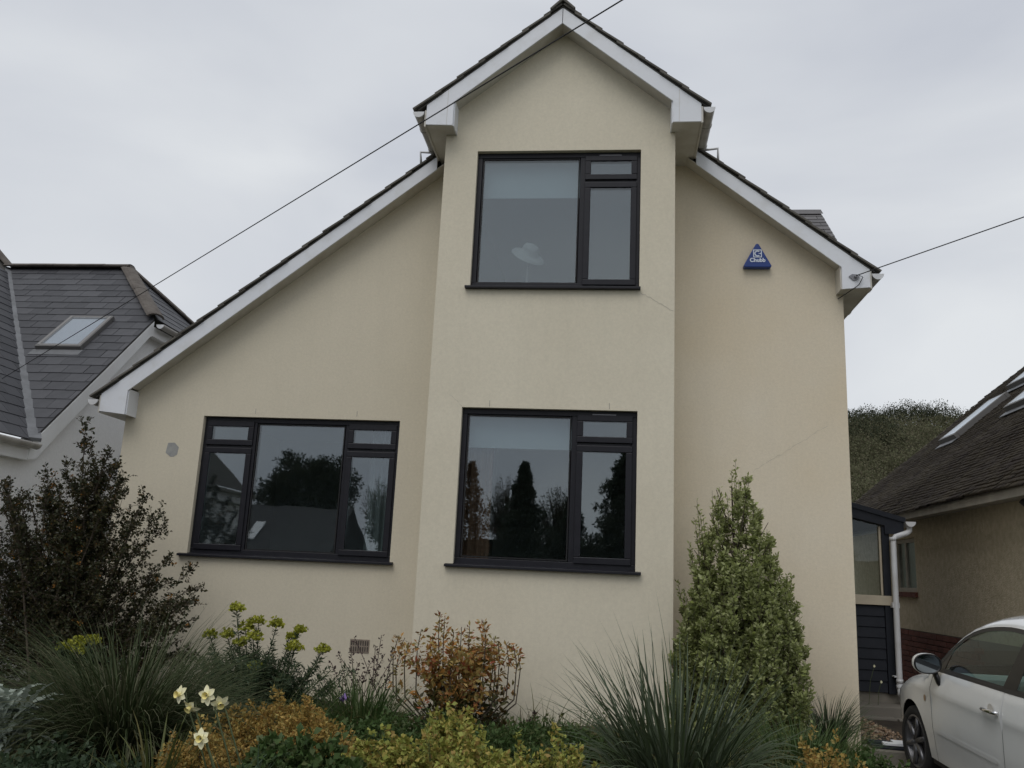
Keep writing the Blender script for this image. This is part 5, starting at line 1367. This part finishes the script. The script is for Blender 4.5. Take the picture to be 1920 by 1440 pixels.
# ---- dark stalks with seed heads
sk = thing('seed_stalk_plant', 'dead purple-brown stalks with dark seed heads in front of the air brick', 'plant', (-2.15, 7.75, .25))
n = 15; xb_ = rng.normal(-2.15, .14, n); A = np.stack([xb_, 7.75 + rng.normal(0, .06, n), np.full(n, .25)], 1)
tx = np.array([-2.42, -2.36, -2.30, -2.25, -2.24, -2.17, -2.12, -2.06, -2.02, -1.97, -1.94, -1.86, -1.80, -1.78, -2.5]); tz = np.array([.78, .86, .72, 1.0, .92, .78, .72, .8, .95, 1.04, .88, .95, .82, 1.02, .66])
B = np.stack([tx, 7.75 + rng.normal(0, .05, n), tz], 1)
for i in range(n):
    s_ = npmesh('stalk', *sticks(A[i:i + 1], B[i:i + 1], .005, .003, .03, 5), 'stem_purple', sk)
npmesh('seed_heads', *shoot_leaves(A, B, 34, .026, .014, out=.9, jit=.5, t0=.45, rad=.012), 'leaf_seed', sk, 'stuff')
pf = thing('purple_flower', 'single small purple flower low beside the seed stalks', 'flower', (-2.12, 7.2, .25))
npmesh('petals', *shoot_leaves(np.array([[-2.12, 7.2, .52]]), np.array([[-2.11, 7.2, .57]]), 9, .055, .03, out=.8, jit=.3), 'petal_purple', pf)
MB().tube([(-2.13, 7.2, .24), (-2.12, 7.2, .53)], .004, 5).build('stem', 'stem_green', pf)

# ---- orange-red shrub by the bay
na = thing('autumn_shrub', 'bushy shrub with orange and red leaves on bare stems by the bay corner', 'shrub', (-1.25, 7.65, .25))
tops = [(-1.80, 1.05), (-1.76, .92), (-1.68, 1.0), (-1.58, 1.12), (-1.50, 1.06), (-1.43, 1.27), (-1.39, 1.22), (-1.33, 1.10), (-1.25, 1.15), (-1.18, 1.16), (-1.08, 1.21), (-1.04, 1.19), (-.98, 1.06), (-.92, 1.05), (-.86, 1.03), (-.79, 1.03), (-.76, .98), (-1.62, .88), (-1.3, .95), (-1.1, .95), (-.95, .9), (-1.45, .9)]
A = np.array([[-1.25 + (x + 1.25) * .25 + rng.uniform(-.04, .04), 7.65 + rng.uniform(-.12, .12), .25] for x, z_ in tops]); B = np.array([[x, 7.65 + rng.uniform(-.16, .16), z_] for x, z_ in tops])
for i in range(len(tops)):
    mid = (A[i] + B[i]) / 2 + np.array([(B[i][0] + 1.25) * .38, 0, -.06])
    MB().tube([A[i], mid, tuple(mid * .35 + B[i] * .65 + np.array([(B[i][0] + 1.25) * .06, 0, 0])), B[i]], .008, 5, .003).build('stem', 'bark', na)
npmesh('top_leaves', *shoot_leaves(B - np.array([0, 0, .26]), B, 36, .044, .017, out=.95, jit=.45, t0=.25, rad=.035), 'leaf_nandina', na, 'stuff')
n = 120; xa = rng.normal(-1.26, .22, n); za = rr(.62, 1.05, n); Bm = np.stack([xa, 7.6 + rng.normal(0, .14, n), za], 1); Am = Bm - np.stack([(xa + 1.26) * .3, np.zeros(n), rr(.1, .2, n)], 1)
npmesh('leaves', *shoot_leaves(Am, Bm, 18, .055, .024, out=.95, jit=.5, t0=.0, rad=.03), 'leaf_nandina', na, 'stuff')
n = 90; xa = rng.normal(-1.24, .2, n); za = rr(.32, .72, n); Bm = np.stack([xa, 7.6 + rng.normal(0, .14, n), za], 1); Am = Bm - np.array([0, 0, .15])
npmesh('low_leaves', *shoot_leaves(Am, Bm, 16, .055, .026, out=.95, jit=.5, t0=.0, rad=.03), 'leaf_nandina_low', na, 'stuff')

# ---- mounds of small leaves
def mound(name, label, cat, c, rx, ry, h, n, per, L, W, mt, lumps=.15, stem='stem_green', group=None, up=.7):
    t = thing(name, label, cat, c, group)
    a = rr(0, 2 * math.pi, n); q = np.sqrt(rr(0, 1, n)); ph = rng.uniform(0, 6)
    hz_ = h * np.sqrt(np.maximum(0, 1 - (q * .97) ** 2)) * (1 + lumps * np.sin(a * 3 + ph + q * 5) + lumps * .7 * np.sin(a * 7 - ph)) * rr(.62, 1.0, n)
    B = np.stack([c[0] + np.cos(a) * q * rx, c[1] + np.sin(a) * q * ry, c[2] + hz_], 1)
    d = unit(np.stack([np.cos(a) * q * (1 - up), np.sin(a) * q * (1 - up), np.full(n, up)], 1) + rng.normal(size=(n, 3)) * .2)
    A = B - d * rr(.07, .16, n)[:, None]
    npmesh('foliage', *shoot_leaves(A, B, per, L, W, out=.95, jit=.45, t0=.2, rad=.01), mt, t, 'stuff')
    root_ = np.stack([c[0] + (B[:, 0] - c[0]) * .3, c[1] + (B[:, 1] - c[1]) * .3, np.full(n, c[2])], 1)
    npmesh('stems', *sticks(root_[::3], A[::3], .003, .002, .05), stem, t, 'stuff')
    return t
mound('golden_shrub', 'low mound of orange-gold leaves behind the daffodils', 'shrub', (-2.0, 5.55, .27), .54, .38, .49, 950, 22, .024, .013, 'leaf_gold', .14, stem='bark')
mound('golden_shrub', 'orange-brown low growth under the daffodil flowers', 'shrub', (-2.25, 4.95, .27), .30, .3, .42, 260, 20, .024, .013, 'leaf_gold', stem='bark')
mound('lime_shrub', 'spreading lime-yellow leafy mound in front of the bay', 'shrub', (-.92, 5.15, .27), .70, .34, .385, 900, 15, .030, .022, 'leaf_lime', .28)
mound('lime_shrub', 'taller sprig of lime-yellow leaves below the orange shrub', 'shrub', (-.98, 5.75, .27), .22, .16, .50, 140, 16, .032, .022, 'leaf_lime', .2)
mound('green_mound', 'low mound of deep green lobed leaves beside the daffodils', 'plant', (-1.58, 4.65, .27), .46, .28, .43, 620, 10, .042, .034, 'leaf_green', .15)
mound('golden_shrub', 'small golden-leaved bush at the edge of the bed near the car', 'shrub', (1.22, 5.2, .25), .28, .25, .52, 300, 20, .024, .013, 'leaf_gold', .2, stem='bark')
mound('green_mound', 'low dark green growth beside the strap-leaf clump and path', 'plant', (1.75, 6.7, .2), .5, .4, .28, 420, 12, .04, .022, 'leaf_green', .2)
mound('lime_shrub', 'thin patch of yellow-green leaves at the foot of the strap-leaf clump', 'shrub', (-.30, 5.35, .27), .36, .25, .36, 260, 12, .03, .02, 'leaf_lime', .3)
mound('green_mound', 'dark leafy ground cover under the orange shrub', 'plant', (-1.3, 7.1, .24), .75, .3, .26, 420, 14, .035, .016, 'leaf_green', .2)
mound('green_mound', 'dark ground cover along the left end of the bed', 'plant', (-4.1, 6.2, .24), 1.2, .8, .38, 700, 14, .035, .018, 'leaf_euphorbia', .2)
mound('green_mound', 'low leafy ground cover between the lime mound and the bay wall', 'plant', (-.45, 6.75, .22), .8, .5, .30, 620, 14, .038, .017, 'leaf_green', .2)
mound('green_mound', 'dark undergrowth behind the golden and lime mounds', 'plant', (-1.75, 6.3, .22), .7, .45, .36, 520, 14, .04, .02, 'leaf_green', .2)
mound('green_mound', 'dark undergrowth at the front edge of the bed below the arching grass', 'plant', (-2.9, 4.7, .22), .7, .35, .36, 480, 14, .035, .018, 'leaf_euphorbia', .2)
# tangle of stray blades, weeds and leaf litter through the whole bed
n = 3200
bx_ = rr(-4.6, 2.1, n); by_ = rr(4.5, 7.95, n)
base = np.stack([bx_, by_, np.array([bz(a, b) for a, b in zip(bx_, by_)]) - .01], 1)
V, F, q, nf = blades(base, rr(0, 6.28, n), rr(.14, .46, n), rr(.005, .013, n), rr(.05, 1.0, n), rr(.2, 1.6, n), seg=5)
vf1 = (V, F)
m_ = 2200; lp = np.stack([rr(-4.6, 2.1, m_), rr(4.5, 7.95, m_), np.zeros(m_)], 1); lp[:, 2] = [bz(a, b) + rng.uniform(.0, .22) for a, b in lp[:, :2]]
vf2 = shoot_leaves(lp - np.array([0, 0, .08]), lp, 7, .032, .016, out=1.0, jit=.6, t0=.1)
tag(npmesh('ground_cover', *cat_(vf1, vf2), 'leaf_weeds'), 'mixed weeds, stray blades and leaf litter between the garden plants', 'ground cover', kind='stuff')
# dry stalk with a tiny head near the wall
ds = thing('dry_stalk', 'small dry brown flower stalk in front of the bay wall', 'plant', (-.6, 7.6, .25))
MB().tube([(-.62, 7.6, .25), (-.61, 7.6, .38), (-.585, 7.6, .50)], .004, 5).build('stem', 'stem_purple', ds)
for a_, b_ in (((-.61, 7.6, .40), (-.64, 7.6, .43)), ((-.60, 7.6, .43), (-.585, 7.6, .50))):
    npmesh('seed_head', *shoot_leaves(np.array([a_]), np.array([b_]), 12, .025, .016, out=.9, jit=.5, t0=.5), 'leaf_seed', ds)

# ---- daffodils, one by one
def daffodil(head, foot, face, label):
    t = thing('daffodil', label, 'daffodil', foot, 'daffodils')
    h = Vector(head); f = Vector(foot); fd = Vector(face).normalized()
    MB().tube([f, f.lerp(h, .5) + Vector((0, 0, .05)), f.lerp(h, .85) + Vector((0, 0, .05)), h - fd * .035 + Vector((0, 0, .012)), h], .0045, 6).build('stem', 'stem_green', t, True)
    e1 = fd.orthogonal().normalized(); e2 = fd.cross(e1)
    for k in range(6):
        a = k * math.pi / 3 + rng.uniform(-.1, .1); r_ = e1 * math.cos(a) + e2 * math.sin(a); s_ = fd.cross(r_); L = .045 * rng.uniform(.85, 1.15)
        back = rng.uniform(-.45, .2)
        V = []; F = []
        for i in range(6):
            u2 = i / 5; wv = .033 * math.sin(math.pi * (.12 + .86 * u2)) ** .8; c = h + r_ * (.004 + L * u2) + fd * (L * back * u2 * u2)
            V += [c - s_ * wv * .5 + fd * .003, c, c + s_ * wv * .5 + fd * .003]
            if i: F += [(3 * i - 3, 3 * i - 2, 3 * i + 1, 3 * i), (3 * i - 2, 3 * i - 1, 3 * i + 2, 3 * i + 1)]
        raw('petal', V, F, 'petal_cream', t, True)
    n = 14; V = []
    for r_, d_ in ((.008, -.002), (.012, .008), (.0135, .018), (.018, .025), (.017, .024), (.012, .017), (.009, .006)):
        V += [h + (e1 * math.cos(2 * math.pi * k / n) + e2 * math.sin(2 * math.pi * k / n)) * (r_ * (1 + .06 * (k % 2) * (d_ > .02))) + fd * d_ for k in range(n)]
    raw('trumpet', V, [(i * n + k, i * n + (k + 1) % n, (i + 1) * n + (k + 1) % n, (i + 1) * n + k) for i in range(6) for k in range(n)], 'petal_yellow', t, True)
    nb = 6; az = rr(-2.6, 1.0, nb); V, F, q, nf = blades(np.tile(np.array(foot), (nb, 1)), az, rr(.34, .5, nb), rr(.013, .018, nb), rr(.1, .6, nb), rr(.2, 1.2, nb))
    for i in range(nb): npmesh('leaf', V[i * q:(i + 1) * q], F[:nf], 'leaf_daff', t)
daffodil((-2.20, 4.5, .92), (-1.92, 4.55, .30), (-.45, -.85, .1), 'cream daffodil facing away to the side, topmost beside the arching grass')
daffodil((-2.05, 4.5, .925), (-1.80, 4.56, .30), (-.15, -1, .05), 'cream daffodil facing forward, its petals spread wide, above the golden leaves')
daffodil((-2.125, 4.48, .865), (-1.88, 4.54, .30), (-.3, -.75, -.6), 'cream daffodil nodding downwards between two others')
daffodil((-1.985, 4.52, .885), (-1.76, 4.58, .30), (.55, -.7, -.45), 'cream daffodil turned away so only the backs of its petals show')
daffodil((-2.02, 4.42, .73), (-1.83, 4.46, .30), (-.05, -1, .08), 'lowest cream daffodil, open towards the street over green leaves')

# ------------------------------------------------------------------ wooded hill far behind
def hz_fn(x, y):
    rid = np.interp(x, [-60, 0, 20, 27, 33, 37, 41, 48, 60, 90, 130], [6, 15, 18.6, 19.2, 20.0, 19.6, 18.4, 16.6, 13, 7, 3])
    f = np.interp(y, [40, 55, 75, 92, 100, 112, 150, 190], [0, .10, .50, .88, 1.0, .98, .7, 0])
    return .3 + rid * f + .35 * np.sin(x * .35 + y * .2) * f
gx, gy = np.linspace(-60, 130, 96), np.linspace(40, 190, 61)
XX, YY = np.meshgrid(gx, gy); ZZ = hz_fn(XX, YY) - .05
V = np.stack([XX, YY, ZZ], -1).reshape(-1, 3); nxh = len(gx)
F = np.array([(j * nxh + i, j * nxh + i + 1, (j + 1) * nxh + i + 1, (j + 1) * nxh + i) for j in range(len(gy) - 1) for i in range(nxh - 1)])
tag(npmesh('hill', V, F, 'hill_ground', smooth=True), kind='structure')
def canopy(xr, yr, n, per, r0, r1, hr, leaf, elong=1.0):
    cx = rr(*xr, n); cy = rr(*yr, n); cz = hz_fn(cx, cy); r_ = rr(r0, r1, n); h = rr(*hr, n)
    d = unit(rng.normal(size=(n, per, 3))); q = rng.uniform(.3, 1, (n, per, 1)) ** .5
    P = np.stack([cx, cy, cz + h], 1)[:, None] + d * q * np.stack([r_, r_, r_ * elong], 1)[:, None]
    P = P.reshape(-1, 3); D = unit(d.reshape(-1, 3) + rng.normal(size=(n * per, 3)) * .5 + np.array([0, 0, .4])); S = unit(np.cross(D, rng.normal(size=P.shape)))
    s = rr(.6, 1.3, len(P)) * leaf
    return leaf_quads(P - D * s[:, None] * .5, D, S, s, s * .7)
tag(npmesh('hill_pines', *cat_(canopy((18, 62), (97, 105), 560, 170, .6, 1.7, (.4, 1.8), .15, 1.1), canopy((18, 62), (98, 103), 110, 80, .35, .8, (1.5, 2.5), .14, 1.3), canopy((20, 28.5), (86, 98), 60, 200, 1.0, 1.8, (.6, 1.5), .18)), 'hill_pine'), 'dark pine wood along the crest of the far hill', 'wood', kind='stuff')
tag(npmesh('hill_scrub', *canopy((16, 66), (56, 96), 2600, 140, .8, 1.7, (.3, 1.3), .17, .9), 'hill_scrub'), 'brownish green scrub covering the slope of the far hill', 'scrub', kind='stuff')

# ------------------------------------------------------------------ across the street (behind the photographer, mirrored in the panes)
def conifer(x, y, top, wd, label, mt='leaf_conifer', n=420, shape=1.0, name='conifer_tree', base=-.4, leaf=.16):
    t = thing(name, label, 'tree', (x, y, base), 'trees across the street')
    z_ = base + .5 + (top - base - .5) * rr(0, 1, n) ** 1.1; a = rr(0, 2 * math.pi, n)
    er = wd * (1 - ((z_ - base) / (top - base)) ** shape) ** .95 * (.62 + .22 * np.sin(a * 3 + z_ * 2) + .22 * np.sin(z_ * 7.5 + a)) + .05
    B = np.stack([x + np.cos(a) * er, y + np.sin(a) * er, z_], 1); A = np.stack([x + np.cos(a) * er * .25, y + np.sin(a) * er * .25, z_ - .1 + er * .12], 1)
    npmesh('crown', *shoot_leaves(A, B, 22, leaf, leaf * .5, out=.8, jit=.5, t0=.1, rad=.12), mt, t, 'stuff')
    MB().tube([(x, y, base - .2), (x, y, top - .4)], .16, 8, .02).build('trunk', 'bark', t)
conifer(-6.2, -22, 6.6, 2.1, 'rusty leaved tree reflected at the curtain side of the ground floor bay window', 'leaf_rust', 330, 1.3, 'rusty_tree', leaf=.14)
conifer(-3.9, -22.5, 6.6, 3.0, 'pointed conifer reflected in the middle of the ground floor bay window', n=1100)
conifer(-1.7, -23, 5.2, 2.2, 'small conifer reflected beside the mullion of the ground floor bay window', n=500)
conifer(.85, -22, 7.8, 4.2, 'tall broad conifer reflected in the opening sash of the ground floor bay window', n=1500)
conifer(-13.0, -23, 5.0, 2.0, 'conifer reflected beside the right mullion of the wide window', n=600)
def round_tree(x, y, z, r_, rz_, label, mt, n=520, base=-.4, name='pine_tree'):
    t = thing(name, label, 'tree', (x, y, base), 'trees across the street')
    d = unit(rng.normal(size=(n, 3))); q = rng.uniform(.55, 1, (n, 1)); sc3 = np.array([r_, r_, rz_])
    B = np.array([x, y, z]) + d * q * sc3 * (1 + .12 * np.sin(d[:, :1] * 6 + d[:, 2:] * 5)); A = B - d * .45
    npmesh('crown', *shoot_leaves(A, B, 26, .15, .07, out=.9, jit=.5, t0=0, rad=.15), mt, t, 'stuff')
    MB().tube([(x, y, base - .2), (x + .1, y, z)], .22, 8, .08).build('trunk', 'bark', t)
round_tree(-15.4, -25, 5.0, 2.7, 2.5, 'round-headed dark pine reflected in the middle of the wide window', 'leaf_conifer', 1500)
round_tree(-19.6, -21, 4.2, 1.2, 1.3, 'bushy dark tree reflected in the left casement of the wide window', 'leaf_conifer', 300)
# thin bare-ish trees
def bare_tree(x, y, zc, rx, rz_, label):
    t = thing('bare_tree', label, 'tree', (x, y, -.4), 'trees across the street')
    n = 320; d = unit(rng.normal(size=(n, 3))); B = np.array([x, y, zc]) + d * np.array([rx, rx, rz_]) * rng.uniform(.6, 1.05, (n, 1)); A = np.array([x, y, zc - rz_ * .7]) + d * .25
    npmesh('twigs', *sticks(A, B, .02, .006, .05), 'bark', t, 'stuff')
    npmesh('crown', *shoot_leaves(A, B, 10, .10, .06, out=.9, jit=.5, t0=.45, rad=.12), 'leaf_tree', t, 'stuff')
    MB().tube([(x, y, -.6), (x, y, zc - rz_ * .5)], .12, 8, .05).build('trunk', 'bark', t)
bare_tree(-10.7, -22, 4.3, 1.0, 1.7, 'thin twiggy tree reflected in the right casement of the wide window')
bare_tree(-2.6, -27, 4.6, 1.2, 1.6, 'twiggy tree mirrored just beyond the pointed conifer in the bay window')
bare_tree(-5.2, -27, 4.8, 1.2, 1.9, 'twiggy tree mirrored between the rusty tree and the pointed conifer')
# hedge and bungalow
hd_ = thing('garden_hedge', 'long dark hedge across the street mirrored low in the ground floor panes', 'hedge', (-2, -24.5, -.4))
n = 3600; B = np.stack([rr(-11.5, 14, n), -24.5 + rng.normal(0, .7, n), rr(-.2, 4.7, n)], 1); B[:, 2] *= .82 + .18 * np.sin(B[:, 0] * 1.3)
npmesh('foliage', *shoot_leaves(B - np.array([0, -.1, .3]), B, 14, .15, .08, out=.9, jit=.6, t0=0, rad=.15), 'leaf_conifer', hd_, 'stuff')
MB().box(-11.4, 14, -25.2, -24.6, -.5, 3.2).build('core', 'hedge_core', hd_)
h2 = thing('garden_hedge', 'clipped dark hedge in front of the mirrored bungalow', 'hedge', (-16, -17.4, -.4))
n = 1100; B = np.stack([rr(-24, -8.5, n), -17.4 + rng.normal(0, .35, n), rr(-.3, 2.0, n)], 1)
npmesh('foliage', *shoot_leaves(B - np.array([0, -.1, .25]), B, 14, .13, .07, out=.9, jit=.6, t0=0, rad=.12), 'leaf_conifer', h2, 'stuff')
MB().box(-24, -8.5, -17.6, -17.2, -.5, 1.7).build('core', 'hedge_core', h2)
bu = thing('bungalow', 'low bungalow with dark tiled roof mirrored in the wide ground floor window', 'house', (-16, -20, -.4))
MB().box(-20.5, -12.2, -24, -18.5, -.5, 2.2).build('wall', 'terracotta_grey', bu)
MB().prism([(-17.9, 2.15), (-24.6, 2.15), (-21.25, 4.3)], 'x', -20.9, -11.8).build('roof', 'far_roof', bu)
for x in (-17.9, -16.9, -15.9):
    MB().prism([(-18.7, 2.70), (-19.9, 3.475), (-19.87, 3.53), (-18.67, 2.755)], 'x', x, x + .42).build('roof_window', 'white_paint', bu)
for x in (-19.3, -16.6, -14.0):
    f = MB().box(x, x + 1.6, -18.53, -18.46, .7, 1.9).build('window', 'white_paint', bu)
    MB().box(x + .08, x + .76, -18.46, -18.45, .78, 1.82).build('pane', 'car_black', f); MB().box(x + .84, x + 1.52, -18.46, -18.45, .78, 1.82).build('pane', 'car_black', f)
